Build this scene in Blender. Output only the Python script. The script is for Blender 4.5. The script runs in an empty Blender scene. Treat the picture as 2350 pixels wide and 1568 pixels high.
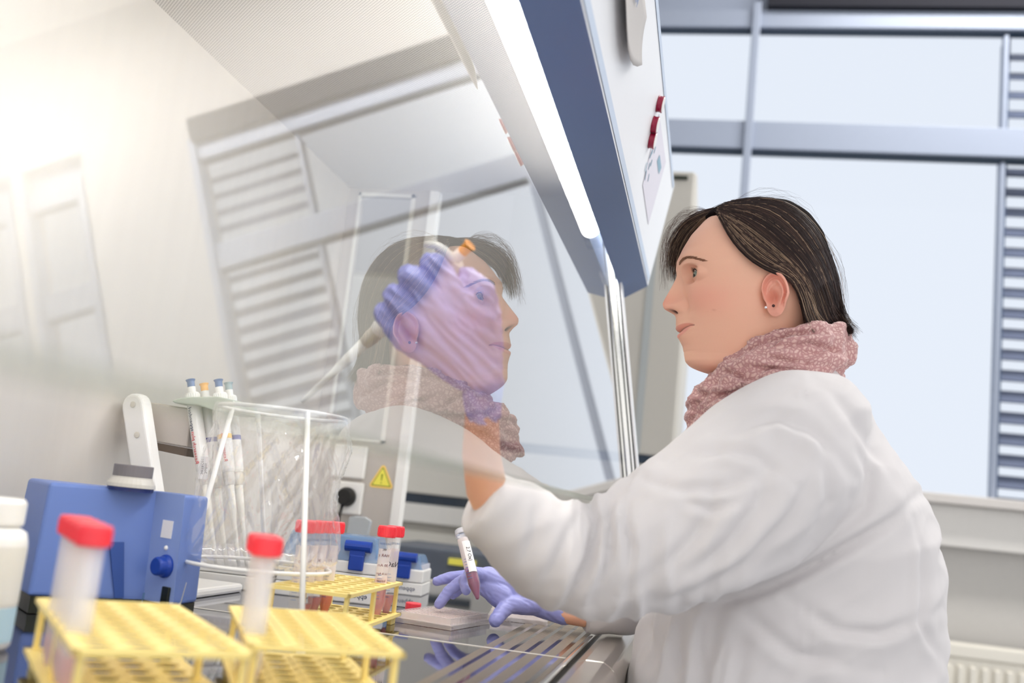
import bpy, bmesh, math, random
import numpy as np
from mathutils import Vector, Matrix, noise as mnoise
random.seed(7); np.random.seed(7)
scene = bpy.context.scene
COL = scene.collection
# ------------------------------------------------------------------ camera
ZC = 0.942                      # camera height above the floor; the worktop is 0.162 lower
FPX, YAW, PITCH, ROLL = 2312.6, -0.2033, 0.1602, 0.1068
_f = np.array([math.sin(YAW)*math.cos(PITCH), math.cos(YAW)*math.cos(PITCH), math.sin(PITCH)])
_r = np.array([math.cos(YAW), -math.sin(YAW), 0.0]); _u = np.cross(_r, _f)
_r2 = _r*math.cos(ROLL)+_u*math.sin(ROLL); _u2 = -_r*math.sin(ROLL)+_u*math.cos(ROLL)
CM = np.array([_r2, _u2, -_f])
cam_d = bpy.data.cameras.new('camera'); cam = bpy.data.objects.new('camera', cam_d); COL.objects.link(cam)
cam.matrix_world = Matrix(((_r2[0],_u2[0],-_f[0],0),(_r2[1],_u2[1],-_f[1],0),(_r2[2],_u2[2],-_f[2],ZC),(0,0,0,1)))
cam_d.sensor_width = 36.0; cam_d.lens = FPX*36.0/2350.0; cam_d.clip_start = 0.02
cam_d.dof.use_dof = True; cam_d.dof.focus_distance = 1.30; cam_d.dof.aperture_fstop = 3.4
scene.camera = cam
# ------------------------------------------------------------------ world
world = bpy.data.worlds.new('sky'); scene.world = world; world.use_nodes = True
nt = world.node_tree; bgn = nt.nodes['Background']
tc = nt.nodes.new('ShaderNodeTexCoord'); sx = nt.nodes.new('ShaderNodeSeparateXYZ'); nt.links.new(tc.outputs['Generated'], sx.inputs[0])
rp = nt.nodes.new('ShaderNodeValToRGB'); nt.links.new(sx.outputs['Y'], rp.inputs[0])
rp.color_ramp.elements[0].position = 0.0; rp.color_ramp.elements[0].color = (1.10,1.08,1.06,1)
rp.color_ramp.elements[1].position = 0.45; rp.color_ramp.elements[1].color = (0.66,0.712,0.795,1)
nt.links.new(rp.outputs[0], bgn.inputs[0]); bgn.inputs[1].default_value = 0.98
# ------------------------------------------------------------------ room lamps (on the ceiling)
def area(name, loc, size, sizey, power, color, rot=(0,0,0)):
    l = bpy.data.lights.new(name, 'AREA'); l.shape = 'RECTANGLE'; l.size = size; l.size_y = sizey; l.energy = power; l.color = color
    o = bpy.data.objects.new(name, l); COL.objects.link(o); o.location = loc; o.rotation_euler = rot; return o
area('room_lamp_light', (1.7, 2.95, 3.70), 2.4, 0.3, 60, (1.0,0.97,0.93))
scene.view_settings.view_transform = 'Standard'; scene.view_settings.look = 'None'
scene.view_settings.exposure = 0.30; scene.view_settings.gamma = 1.0; scene.view_settings.use_curve_mapping = False
scene.cycles.max_bounces = 10; scene.cycles.transparent_max_bounces = 32; scene.cycles.glossy_bounces = 6
scene.cycles.sample_clamp_indirect = 6.0
# ------------------------------------------------------------------ helpers
def R_(px, py):
    c = np.array([(px-1175)/FPX, -(py-784)/FPX, -1.0]); return CM.T@c
def V(px, py, y=None, z=None, x=None):
    """the place in the room seen at a pixel of the photo, at a given depth y, height z (above camera height) or x"""
    w = R_(px, py)
    if y is not None: w = w*(y/w[1])
    elif z is not None: w = w*(z/w[2])
    else: w = w*(x/w[0])
    return np.array([w[0], w[1], w[2]+ZC])
def PR(P):
    c = CM@(np.array(P, float)-np.array([0,0,ZC])); return 1175+FPX*c[0]/-c[2], 784-FPX*c[1]/-c[2]
def Zr(z): return z+ZC
WT = Zr(-0.162)   # worktop height 0.78
def tag(o, label=None, cat=None, group=None, kind=None):
    if label: o['label'] = label
    if cat: o['category'] = cat
    if group: o['group'] = group
    if kind: o['kind'] = kind
    return o
def thing(name, label, cat, loc=(0,0,0), rz=0.0, group=None, rot=None):
    o = bpy.data.objects.new(name, None); COL.objects.link(o); o.empty_display_size = 0.05
    o.location = loc; o.rotation_euler = rot if rot else (0,0,rz)
    return tag(o, label, cat, group)
class MB:
    def __init__(s): s.v = []; s.f = []; s.mi = []; s.m = 0
    def add(s, vs, fs):
        n = len(s.v); s.v += [tuple(map(float, p)) for p in vs]
        for f in fs: s.f.append(tuple(i+n for i in f)); s.mi.append(s.m)
        return s
    def box(s, c, d, rz=0.0, rot=None):
        hx,hy,hz = d[0]/2,d[1]/2,d[2]/2
        vs = [(x,y,z) for x in (-hx,hx) for y in (-hy,hy) for z in (-hz,hz)]
        Mr = rot if rot is not None else Matrix.Rotation(rz,3,'Z')
        vs = [tuple((Mr@Vector(p))+Vector(c)) for p in vs]
        return s.add(vs, [(0,1,3,2),(4,6,7,5),(0,4,5,1),(2,3,7,6),(0,2,6,4),(1,5,7,3)])
    def span(s, a, b):
        a=np.array(a,float); b=np.array(b,float); lo=np.minimum(a,b); hi=np.maximum(a,b)
        return s.box((lo+hi)/2, hi-lo)
    def prism(s, pts, d, cap=True):
        """pts: 3-D polygon, d: extrusion vector"""
        pts=[np.array(p,float) for p in pts]; d=np.array(d,float); n=len(pts)
        fs=[(i,(i+1)%n,(i+1)%n+n,i+n) for i in range(n)]
        if cap: fs += [tuple(range(n))[::-1], tuple(range(n,2*n))]
        return s.add([*pts,*[p+d for p in pts]], fs)
    def tube(s, pts, r, n=10, cap=True, flat=1.0):
        pts=[np.array(p,float) for p in pts]
        if not hasattr(r,'__len__'): r=[r]*len(pts)
        base=len(s.v); prev=None; rings=[]
        for i,p in enumerate(pts):
            t = pts[min(i+1,len(pts)-1)]-pts[max(i-1,0)]; t/= (np.linalg.norm(t)+1e-12)
            if prev is None:
                a = np.array([0,0,1.0]) if abs(t[2])<0.9 else np.array([1.0,0,0])
                u=np.cross(t,a); u/=np.linalg.norm(u)
            else:
                u=prev-t*np.dot(prev,t); u/=(np.linalg.norm(u)+1e-12)
            w=np.cross(t,u); prev=u
            rings.append([p+r[i]*(math.cos(2*math.pi*k/n)*u+flat*math.sin(2*math.pi*k/n)*w) for k in range(n)])
        vs=[q for R in rings for q in R]; fs=[]
        for i in range(len(pts)-1):
            for k in range(n):
                a=i*n+k; b=i*n+(k+1)%n; fs.append((a,b,b+n,a+n))
        if cap: fs.append(tuple(range(n))[::-1]); fs.append(tuple(range((len(pts)-1)*n,len(pts)*n)))
        return s.add(vs,fs)
    def lathe(s, prof, n=32, origin=(0,0,0), axis=(0,0,1), cap=True):
        ax=np.array(axis,float); ax/=np.linalg.norm(ax)
        a=np.array([1.0,0,0]) if abs(ax[0])<0.9 else np.array([0,1.0,0]); u=np.cross(ax,a); u/=np.linalg.norm(u); w=np.cross(ax,u); o=np.array(origin,float)
        vs=[o+ax*h+r*(math.cos(2*math.pi*k/n)*u+math.sin(2*math.pi*k/n)*w) for (r,h) in prof for k in range(n)]; fs=[]
        for i in range(len(prof)-1):
            for k in range(n):
                p=i*n+k; q=i*n+(k+1)%n; fs.append((p,q,q+n,p+n))
        if cap:
            fs.append(tuple(range(n))[::-1]); fs.append(tuple(range((len(prof)-1)*n,len(prof)*n)))
        return s.add(vs,fs)
    def sphere(s, c, r, n=12, m=16, sc=(1,1,1)):
        c=np.array(c,float); vs=[]
        for i in range(n+1):
            t=math.pi*i/n
            for k in range(m):
                p=2*math.pi*k/m; vs.append(c+np.array([r*sc[0]*math.sin(t)*math.cos(p), r*sc[1]*math.sin(t)*math.sin(p), r*sc[2]*math.cos(t)]))
        fs=[(i*m+k,(i+1)*m+k,(i+1)*m+(k+1)%m,i*m+(k+1)%m) for i in range(n) for k in range(m)]
        return s.add(vs,fs)
    def build(s, name, mat, parent=None, smooth=False, bevel=0.0, seg=2, local=False, collection=True):
        me=bpy.data.meshes.new(name); vs=s.v
        if parent is not None and not local:
            Mi=(Matrix.Translation(parent.location)@parent.rotation_euler.to_matrix().to_4x4())
            if parent.parent is not None:
                Mi=(Matrix.Translation(parent.parent.location)@parent.parent.rotation_euler.to_matrix().to_4x4())@Mi
            Mi=np.array(Mi.inverted()); A=np.array(vs); A=A@Mi[:3,:3].T+Mi[:3,3]; vs=A.tolist()
        me.from_pydata(vs,[],s.f); me.update()
        mats = mat if isinstance(mat,(list,tuple)) else [mat]
        for m in mats: me.materials.append(m)
        if len(mats)>1: me.polygons.foreach_set('material_index', s.mi)
        bm=bmesh.new(); bm.from_mesh(me); bmesh.ops.recalc_face_normals(bm,faces=bm.faces); bm.to_mesh(me); bm.free()
        if smooth: me.polygons.foreach_set('use_smooth',[True]*len(me.polygons))
        o=bpy.data.objects.new(name,me); COL.objects.link(o)
        if parent is not None: o.parent=parent
        if bevel>0:
            b=o.modifiers.new('bevel','BEVEL'); b.width=bevel; b.segments=seg; b.limit_method='ANGLE'; b.angle_limit=math.radians(35)
        return o
def struct(name, mb, mat, parent=None, **k):
    o=mb.build(name,mat,parent,**k)
    if parent is None: o['kind']='structure'
    return o
def copy_tree(o, parent=None):
    c=o.copy(); COL.objects.link(c)
    if parent is not None: c.parent=parent
    for ch in list(o.children): copy_tree(ch, c)
    return c
# ------------------------------------------------------------------ materials
def lin(c): return tuple(((x/255.0)/12.92 if x/255.0<=0.04045 else (((x/255.0)+0.055)/1.055)**2.4) for x in c)
def mat(name, rgb, rough=0.5, metal=0.0, noise=0.0, nscale=40.0, bump=0.0, bscale=200.0, spec=0.5, emit=None, alpha=None, coat=0.0, sheen=0.0, sss=0.0, stretch=None):
    m=bpy.data.materials.new(name); m.use_nodes=True; t=m.node_tree; p=t.nodes['Principled BSDF']
    c=(*lin(rgb),1); p.inputs['Base Color'].default_value=c; p.inputs['Roughness'].default_value=rough; p.inputs['Metallic'].default_value=metal
    p.inputs['Specular IOR Level'].default_value=spec; p.inputs['Coat Weight'].default_value=coat
    if sheen: p.inputs['Sheen Weight'].default_value=sheen
    if sss: p.inputs['Subsurface Weight'].default_value=sss; p.inputs['Subsurface Radius'].default_value=(1,0.4,0.25); p.inputs['Subsurface Scale'].default_value=0.008
    if emit: p.inputs['Emission Color'].default_value=(*emit[0],1); p.inputs['Emission Strength'].default_value=emit[1]
    tcn=t.nodes.new('ShaderNodeTexCoord'); mp=t.nodes.new('ShaderNodeMapping'); t.links.new(tcn.outputs['Object'],mp.inputs[0])
    if stretch: mp.inputs['Scale'].default_value=stretch
    if noise>0:
        n=t.nodes.new('ShaderNodeTexNoise'); n.inputs['Scale'].default_value=nscale; n.inputs['Detail'].default_value=4; t.links.new(mp.outputs[0],n.inputs['Vector'])
        mx=t.nodes.new('ShaderNodeMix'); mx.data_type='RGBA'; mx.inputs['A'].default_value=tuple(x*(1-noise) for x in c[:3])+(1,); mx.inputs['B'].default_value=tuple(min(1,x*(1+noise)) for x in c[:3])+(1,)
        t.links.new(n.outputs['Fac'],mx.inputs['Factor']); t.links.new(mx.outputs['Result'],p.inputs['Base Color'])
    if bump>0:
        n=t.nodes.new('ShaderNodeTexNoise'); n.inputs['Scale'].default_value=bscale; n.inputs['Detail'].default_value=3; t.links.new(mp.outputs[0],n.inputs['Vector'])
        b=t.nodes.new('ShaderNodeBump'); b.inputs['Strength'].default_value=bump; b.inputs['Distance'].default_value=0.002; t.links.new(n.outputs['Fac'],b.inputs['Height']); t.links.new(b.outputs[0],p.inputs['Normal'])
    if alpha is not None:
        tr=t.nodes.new('ShaderNodeBsdfTransparent'); mixs=t.nodes.new('ShaderNodeMixShader'); out=t.nodes['Material Output']
        mixs.inputs[0].default_value=alpha; t.links.new(tr.outputs[0],mixs.inputs[1]); t.links.new(p.outputs[0],mixs.inputs[2]); t.links.new(mixs.outputs[0],out.inputs[0])
    return m
def pane_mat(name, tint=(1,1,1), rough=0.0, haze=0.0, hazecol=(235,235,230), ior=1.5):
    """clear sheet: reflects by angle (Fresnel), lets the rest straight through"""
    m=bpy.data.materials.new(name); m.use_nodes=True; t=m.node_tree; t.nodes.remove(t.nodes['Principled BSDF']); out=t.nodes['Material Output']
    g=t.nodes.new('ShaderNodeNewGeometry'); fr=t.nodes.new('ShaderNodeFresnel')
    ma=t.nodes.new('ShaderNodeMapRange'); ma.inputs['To Min'].default_value=ior; ma.inputs['To Max'].default_value=1/ior; t.links.new(g.outputs['Backfacing'],ma.inputs[0]); t.links.new(ma.outputs[0],fr.inputs['IOR'])
    tr=t.nodes.new('ShaderNodeBsdfTransparent'); tr.inputs[0].default_value=(*tint,1); gl=t.nodes.new('ShaderNodeBsdfGlossy'); gl.inputs['Roughness'].default_value=rough; gl.inputs['Color'].default_value=(1,1,1,1)
    mx=t.nodes.new('ShaderNodeMixShader'); t.links.new(fr.outputs[0],mx.inputs[0]); t.links.new(gl.outputs[0],mx.inputs[2])
    if haze>0:
        d=t.nodes.new('ShaderNodeBsdfDiffuse'); d.inputs[0].default_value=(*lin(hazecol),1); m2=t.nodes.new('ShaderNodeMixShader'); m2.inputs[0].default_value=haze
        t.links.new(tr.outputs[0],m2.inputs[1]); t.links.new(d.outputs[0],m2.inputs[2]); t.links.new(m2.outputs[0],mx.inputs[1])
    else: t.links.new(tr.outputs[0],mx.inputs[1])
    t.links.new(mx.outputs[0],out.inputs[0]); return m
M={}
ANISO=0.25
M['wall']=mat('wall_paint',(226,224,222),0.7,noise=0.02,bump=0.05)
M['wall_grey']=mat('wall_grey',(196,194,192),0.7,noise=0.03)
M['frame']=mat('window_frame_metal',(152,162,182),0.45,metal=0.15,noise=0.02)
M['frame_dark']=mat('window_gasket',(34,52,72),0.6)
M['blind_dark']=mat('blackout_fabric',(18,20,34),0.8)
M['slat']=mat('louvre_slat',(96,106,132),0.45,metal=0.3,noise=0.05)
M['slat_post']=mat('louvre_post',(58,80,112),0.5)
M['sill']=mat('sill_stone',(212,208,206),0.5,noise=0.03)
M['radiator']=mat('radiator_enamel',(236,232,222),0.35)
M['floor']=mat('floor_vinyl',(150,152,156),0.4,noise=0.06,nscale=12)
M['ceil']=mat('ceiling_white',(236,234,230),0.8)
M['white']=mat('white_powder_coat',(246,248,252),0.35,bump=0.03,bscale=600)
M['cream']=mat('cream_plastic',(232,230,222),0.35)
M['plastic_white']=mat('white_plastic',(244,243,240),0.3)
M['plastic_grey']=mat('grey_plastic',(176,182,184),0.4)
M['grey_green']=mat('grey_green_plastic',(196,204,192),0.45)
M['blue_panel']=mat('blue_lacquer',(92,116,160),0.42,bump=0.05,bscale=900)
M['steel']=mat('brushed_steel',(205,198,190),0.24,metal=0.92,noise=0.05,nscale=6,stretch=(30,30,1.2))
M['steel_wall']=mat('brushed_steel_wall',(230,225,218),0.42,metal=0.5,noise=0.05,nscale=5,stretch=(8,8,0.6))
_t=M['steel_wall'].node_tree; _p=_t.nodes['Principled BSDF']; _p.inputs['Anisotropic'].default_value=0.8; _p.inputs['Anisotropic Rotation'].default_value=ANISO; _tg=_t.nodes.new('ShaderNodeTangent'); _tg.direction_type='RADIAL'; _tg.axis='Z'; _t.links.new(_tg.outputs[0],_p.inputs['Tangent'])
M['steel_far']=mat('steel_side',(200,194,188),0.4,metal=0.4,noise=0.05,nscale=6,stretch=(3,3,1))
M['worktop']=mat('polished_steel_worktop',(128,130,140),0.045,metal=0.95,noise=0.04,nscale=5)
M['chrome']=mat('chrome',(225,225,222),0.12,metal=1.0)
M['dark_metal']=mat('dark_metal',(52,56,50),0.3,metal=0.7)
M['seam_white']=mat('pale_seam',(222,218,210),0.4,metal=0.3)
M['black']=mat('black_plastic',(16,16,18),0.4)
M['rubber']=mat('grey_rubber',(120,116,120),0.6)
M['lightgrey']=mat('light_grey_plastic',(200,197,190),0.5)
M['navy']=mat('navy_plastic',(40,52,110),0.35)
M['vortex']=mat('blue_enamel',(102,128,192),0.42)
M['vortex_lt']=mat('pale_blue_panel',(140,162,216),0.4)
M['latch']=mat('royal_blue_plastic',(20,62,160),0.3)
M['yellow']=mat('yellow_plastic',(255,232,146),0.42,sss=0.0)
M['red']=mat('red_cap_plastic',(250,66,80),0.35)
M['tubewall']=mat('tube_plastic',(226,230,240),0.25,alpha=0.15)
M['tubewall_f']=mat('frosted_plastic',(232,232,240),0.35,alpha=0.62)
M['tubewall_m']=mat('frosted_tube_plastic',(238,236,240),0.3,alpha=0.42)
M['label_w']=mat('white_label',(244,242,244),0.5)
M['label_clear']=mat('writing_panel',(248,236,236),0.5,alpha=0.6)
M['pink']=mat('pink_medium',(240,150,150),0.15,alpha=0.62)
M['orange']=mat('orange_medium',(250,128,84),0.15,alpha=0.75)
M['rose']=mat('rose_medium',(216,120,130),0.15,alpha=0.75)
M['magenta']=mat('purple_medium',(122,0,74),0.12,alpha=1.0)
M['magenta_lt']=mat('purple_medium_thin',(200,120,180),0.15,alpha=0.6)
M['ink_blue']=mat('blue_ink',(70,110,170),0.6)
M['ink_navy']=mat('navy_ink',(40,60,110),0.6)
M['ink_red']=mat('red_ink',(235,80,90),0.6)
M['ink_dark']=mat('marker_ink',(40,24,30),0.6)
M['ink_maroon']=mat('maroon_ink',(130,40,50),0.6)
M['glass']=pane_mat('sash_glass',tint=(0.985,0.99,0.985),ior=1.56)
M['glass_edge']=mat('green_glass_edge',(165,185,165),0.2,alpha=0.25)
def sash_front():
    m=pane_mat('sash_glass_front',tint=(0.97,0.98,0.97),ior=1.54); t=m.node_tree
    fr=[n for n in t.nodes if n.bl_idname=='ShaderNodeFresnel'][0]; mx=[n for n in t.nodes if n.bl_idname=='ShaderNodeMixShader'][0]
    a=t.nodes.new('ShaderNodeMath'); a.operation='ADD'; a.inputs[1].default_value=1.0; t.links.new(fr.outputs[0],a.inputs[0])
    b=t.nodes.new('ShaderNodeMath'); b.operation='MULTIPLY'; b.inputs[1].default_value=2.0; t.links.new(fr.outputs[0],b.inputs[0])
    c=t.nodes.new('ShaderNodeMath'); c.operation='DIVIDE'; t.links.new(b.outputs[0],c.inputs[0]); t.links.new(a.outputs[0],c.inputs[1]); t.links.new(c.outputs[0],mx.inputs[0]); return m
M['sash_front']=sash_front()
def clear_mat():
    m=bpy.data.materials.new('sash_glass_body'); m.use_nodes=True; t=m.node_tree; t.nodes.remove(t.nodes['Principled BSDF']); tr=t.nodes.new('ShaderNodeBsdfTransparent'); t.links.new(tr.outputs[0],t.nodes['Material Output'].inputs[0]); return m
M['sash_body']=clear_mat()
M['pane']=pane_mat('window_glass',ior=1.18)
M['bag']=pane_mat('clear_bag_film',haze=0.07,hazecol=(255,255,255),rough=0.07,ior=2.1)
M['clear']=pane_mat('clear_polystyrene',haze=0.30,hazecol=(255,248,246),rough=0.04,ior=1.7)
M['lid']=pane_mat('clear_lid',haze=0.06,hazecol=(255,250,250),rough=0.02,ior=1.32)
M['wells']=pane_mat('clear_wells',haze=0.55,hazecol=(255,244,240),rough=0.05,ior=1.7)
M['lid_blue']=mat('translucent_blue_lid',(120,160,205),0.2,alpha=0.55)
M['wire']=mat('white_coated_wire',(246,246,244),0.3)
M['warn']=mat('warning_yellow',(246,236,96),0.4)
M['warn_edge']=mat('warning_yellow_rim',(250,214,120),0.4)
M['warn_ink']=mat('warning_olive_ink',(120,140,20),0.5)
M['magnet']=mat('dark_red_magnet',(150,16,58),0.3)
M['paper']=mat('paper',(226,224,236),0.6)
M['paper_grey']=mat('grey_paper',(190,186,184),0.5)
M['teal_ink']=mat('teal_ink',(140,176,196),0.6)
M['yel_btn']=mat('amber_plastic',(246,184,88),0.35)
M['blue_btn']=mat('steel_blue_plastic',(70,104,152),0.3)
M['orange_btn']=mat('orange_plastic',(244,158,52),0.3)
M['grey_dial']=mat('grey_window',(176,178,184),0.4)
def emat(name,col,s):
    m=bpy.data.materials.new(name); m.use_nodes=True; t=m.node_tree; e=t.nodes.new('ShaderNodeEmission'); e.inputs[0].default_value=(*col,1); e.inputs[1].default_value=s
    t.links.new(e.outputs[0],t.nodes['Material Output'].inputs[0]); return m
M['tube_light']=emat('fluorescent_tube',(1.0,0.965,0.90),20.0)
M['ceiling_light']=emat('ceiling_diffuser',(1.0,0.94,0.86),5.0)
# perforated ceiling sheet
def perf_mat():
    m=mat('perforated_sheet',(228,224,218),0.5); t=m.node_tree; p=t.nodes['Principled BSDF']
    tcn=t.nodes.new('ShaderNodeTexCoord'); mp=t.nodes.new('ShaderNodeMapping'); mp.inputs['Scale'].default_value=(1/0.0052,1/0.0052,1.0); t.links.new(tcn.outputs['Object'],mp.inputs[0])
    sep=t.nodes.new('ShaderNodeSeparateXYZ'); t.links.new(mp.outputs[0],sep.inputs[0])
    def cells(off):
        def fr(o):
            a=t.nodes.new('ShaderNodeMath'); a.operation='ADD'; a.inputs[1].default_value=off+100; t.links.new(o,a.inputs[0])
            b=t.nodes.new('ShaderNodeMath'); b.operation='FRACT'; t.links.new(a.outputs[0],b.inputs[0])
            c=t.nodes.new('ShaderNodeMath'); c.operation='SUBTRACT'; c.inputs[1].default_value=0.5; t.links.new(b.outputs[0],c.inputs[0])
            d=t.nodes.new('ShaderNodeMath'); d.operation='MULTIPLY'; t.links.new(c.outputs[0],d.inputs[0]); t.links.new(c.outputs[0],d.inputs[1]); return d.outputs[0]
        s=t.nodes.new('ShaderNodeMath'); s.operation='ADD'; t.links.new(fr(sep.outputs[0]),s.inputs[0]); t.links.new(fr(sep.outputs[1]),s.inputs[1]); return s.outputs[0]
    mn=t.nodes.new('ShaderNodeMath'); mn.operation='MINIMUM'; t.links.new(cells(0.0),mn.inputs[0]); t.links.new(cells(0.5),mn.inputs[1])
    mr=t.nodes.new('ShaderNodeMapRange'); mr.inputs[1].default_value=0.045; mr.inputs[2].default_value=0.075; t.links.new(mn.outputs[0],mr.inputs[0])
    mx=t.nodes.new('ShaderNodeMix'); mx.data_type='RGBA'; mx.inputs['A'].default_value=(0.40,0.375,0.35,1); mx.inputs['B'].default_value=(*lin((238,234,228)),1)
    t.links.new(mr.outputs[0],mx.inputs['Factor']); t.links.new(mx.outputs['Result'],p.inputs['Base Color'])
    return m
M['perf']=perf_mat()
def grille_mat():
    m=mat('slotted_steel',(170,166,160),0.25,metal=0.85); t=m.node_tree; p=t.nodes['Principled BSDF']
    tcn=t.nodes.new('ShaderNodeTexCoord'); sep=t.nodes.new('ShaderNodeSeparateXYZ'); t.links.new(tcn.outputs['Object'],sep.inputs[0])
    def band(o,pitch,duty,off):
        a=t.nodes.new('ShaderNodeMath'); a.operation='MULTIPLY_ADD'; a.inputs[1].default_value=1/pitch; a.inputs[2].default_value=off+100; t.links.new(o,a.inputs[0])
        b=t.nodes.new('ShaderNodeMath'); b.operation='FRACT'; t.links.new(a.outputs[0],b.inputs[0])
        c=t.nodes.new('ShaderNodeMath'); c.operation='LESS_THAN'; c.inputs[1].default_value=duty; t.links.new(b.outputs[0],c.inputs[0]); return c.outputs[0]
    col=band(sep.outputs[0],0.0182,0.70,0.35); row=band(sep.outputs[1],0.0062,0.58,0)
    mx=t.nodes.new('ShaderNodeMix'); mx.data_type='RGBA'; mx.inputs['A'].default_value=(*lin((182,166,146)),1); mx.inputs['B'].default_value=(0.03,0.025,0.024,1); t.links.new(row,mx.inputs['Factor'])  # gleam on the slot edges put in as cream colour, slots dark
    m2=t.nodes.new('ShaderNodeMix'); m2.data_type='RGBA'; m2.inputs['A'].default_value=(*lin((126,124,132)),1); t.links.new(mx.outputs['Result'],m2.inputs['B']); t.links.new(col,m2.inputs['Factor']); t.links.new(m2.outputs['Result'],p.inputs['Base Color'])
    mm=t.nodes.new('ShaderNodeMath'); mm.operation='MULTIPLY_ADD'; mm.inputs[1].default_value=-0.7; mm.inputs[2].default_value=0.95; t.links.new(col,mm.inputs[0]); t.links.new(mm.outputs[0],p.inputs['Metallic'])
    mr=t.nodes.new('ShaderNodeMath'); mr.operation='MULTIPLY_ADD'; mr.inputs[1].default_value=0.35; mr.inputs[2].default_value=0.08; t.links.new(col,mr.inputs[0]); t.links.new(mr.outputs[0],p.inputs['Roughness'])
    return m
M['grille']=grille_mat()
def text_mb(s, size, mirror=True, shear=0.0):
    """lettering as flat mesh in local XY, centred; the photograph shows the scene mirrored, so its lettering is mirrored"""
    cu=bpy.data.curves.new('t','FONT'); cu.body=s; cu.size=size; cu.align_x='CENTER'; cu.align_y='CENTER'; cu.shear=shear; cu.resolution_u=2; cu.extrude=0.00005
    o=bpy.data.objects.new('t',cu); COL.objects.link(o); dg=bpy.context.evaluated_depsgraph_get(); me=bpy.data.meshes.new_from_object(o.evaluated_get(dg))
    mb=MB(); vs=[v.co.copy() for v in me.vertices]
    if mirror: vs=[Vector((-v.x,v.y,v.z)) for v in vs]
    mb.add(vs,[tuple(p.vertices) for p in me.polygons])
    bpy.data.objects.remove(o); bpy.data.curves.remove(cu); bpy.data.meshes.remove(me); return mb
def place_text(mb, origin, right, up):
    r=np.array(right,float); r/=np.linalg.norm(r); u=np.array(up,float); u-=r*np.dot(u,r); u/=np.linalg.norm(u); n=np.cross(r,u); o=np.array(origin,float)
    mb.v=[tuple(o+r*p[0]+u*p[1]+n*p[2]) for p in mb.v]; return mb
# ================================================================== THE ROOM
YW=3.88
def zz(a): return Zr(a)
struct('floor',MB().span((-2.2,-1.6,-0.02),(3.6,YW+0.1,0)),M['floor'])
struct('ceiling',MB().span((-2.2,-0.9,zz(2.85)),(3.6,YW+0.1,zz(2.9))),M['ceil'])
struct('wall_left',MB().span((-2.2,-0.2,0),(-2.15,YW+0.1,zz(2.85))),M['wall'])
OP=[(-0.62,1.47),(2.0,2.3),(2.36,3.2)]      # window openings along the far wall
w=MB(); w.span((-2.2,YW,0),(3.6,YW+0.12,zz(0.2))); w.span((-2.2,YW,zz(2.2)),(3.6,YW+0.12,zz(2.85)))
xs=[-2.2]+[a for p in OP for a in p]+[3.6]
for i in range(0,len(xs),2): w.span((xs[i],YW,zz(0.2)),(xs[i+1],YW+0.12,zz(2.2)))
struct('wall_back',w,M['wall_grey'])
wn=0
for (a,b) in OP:
    wn+=1
    fr=MB(); fr.span((a,YW+0.01,zz(1.485)),(b,YW+0.08,zz(1.600))); fr.span((a,YW+0.01,zz(2.0)),(b,YW+0.08,zz(2.075))); fr.span((a,YW+0.06,zz(2.075)),(b,YW+0.1,zz(2.2)))
    W=struct('window_%d'%wn,fr,M['frame'],bevel=0.004)
    g=MB(); g.span((a,YW+0.03,zz(1.470)),(b,YW+0.06,zz(1.486))); g.span((a,YW+0.03,zz(1.988)),(b,YW+0.06,zz(2.002)))
    g.build('gasket',M['frame_dark'],W)
    mu=MB()
    ms=[0.044] if wn==1 else []
    for x in ms+[a+0.01,b-0.012]: mu.span((x,YW-0.01,zz(0.2)),(x+0.032,YW+0.07,zz(2.1)))
    if wn==1: mu.span((1.000,YW+0.03,zz(0.2)),(1.016,YW+0.07,zz(2.0)))
    mu.build('mullion',M['frame'],W,bevel=0.004)
    p=MB(); p.span((a,YW+0.05,zz(0.2)),(b,YW+0.056,zz(2.0))); p.build('pane',M['pane'],W)
    if wn==1:
        d=MB(); d.span((0.10,YW-0.02,zz(2.078)),(b,YW+0.05,zz(2.19))); d.build('roller_blind',M['blind_dark'],W)
s=MB(); s.span((-2.1,YW-0.10,zz(0.165)),(3.5,YW+0.02,zz(0.2))); struct('trim_1',s,M['sill'],bevel=0.004)
s=MB(); s.span((-2.1,YW-0.06,zz(0.02)),(3.5,YW-0.001,zz(0.164))); struct('trim_2',s,M['wall'],bevel=0.004)
# external louvres
lv=thing('louvre_shutter','external louvre shutter of grey horizontal slats outside the right-hand end of the window','shutter',(1.25,YW+0.16,zz(0.15)))
sl=MB(); z=0.178
while z<2.0:
    c=Vector((1.28,YW+0.17,zz(z+0.018))); sl.box(c,(0.50,0.070,0.006),rot=Matrix.Rotation(math.radians(44),3,'X')); z+=0.0803
sl.build('slat',M['slat'],lv)
q=MB(); q.span((1.030,YW+0.12,zz(0.15)),(1.045,YW+0.2,zz(2.02))); q.span((1.50,YW+0.12,zz(0.15)),(1.53,YW+0.2,zz(2.02))); q.build('side_rail',M['slat_post'],lv)
# radiator
rd=thing('radiator','cream ribbed panel radiator under the window behind the woman','radiator',(1.5,YW-0.07,0))
b=MB(); b.span((0.5,YW-0.13,0.12),(2.6,YW-0.06,zz(-0.345))); b.span((0.49,YW-0.14,zz(-0.345)),(2.61,YW-0.05,zz(-0.30)))
b.build('panel',M['radiator'],rd,bevel=0.006)
b=MB(); x=0.53
while x<2.58: b.box((x,YW-0.137,(0.12+zz(-0.36))/2),(0.022,0.018,zz(-0.36)-0.14)); x+=0.0385
b.build('rib',M['radiator'],rd,bevel=0.006)
for x in (0.7,2.3): MB().span((x,YW-0.07,0),(x+0.03,YW-0.001,0.3)).build('bracket',M['radiator'],rd)
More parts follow.
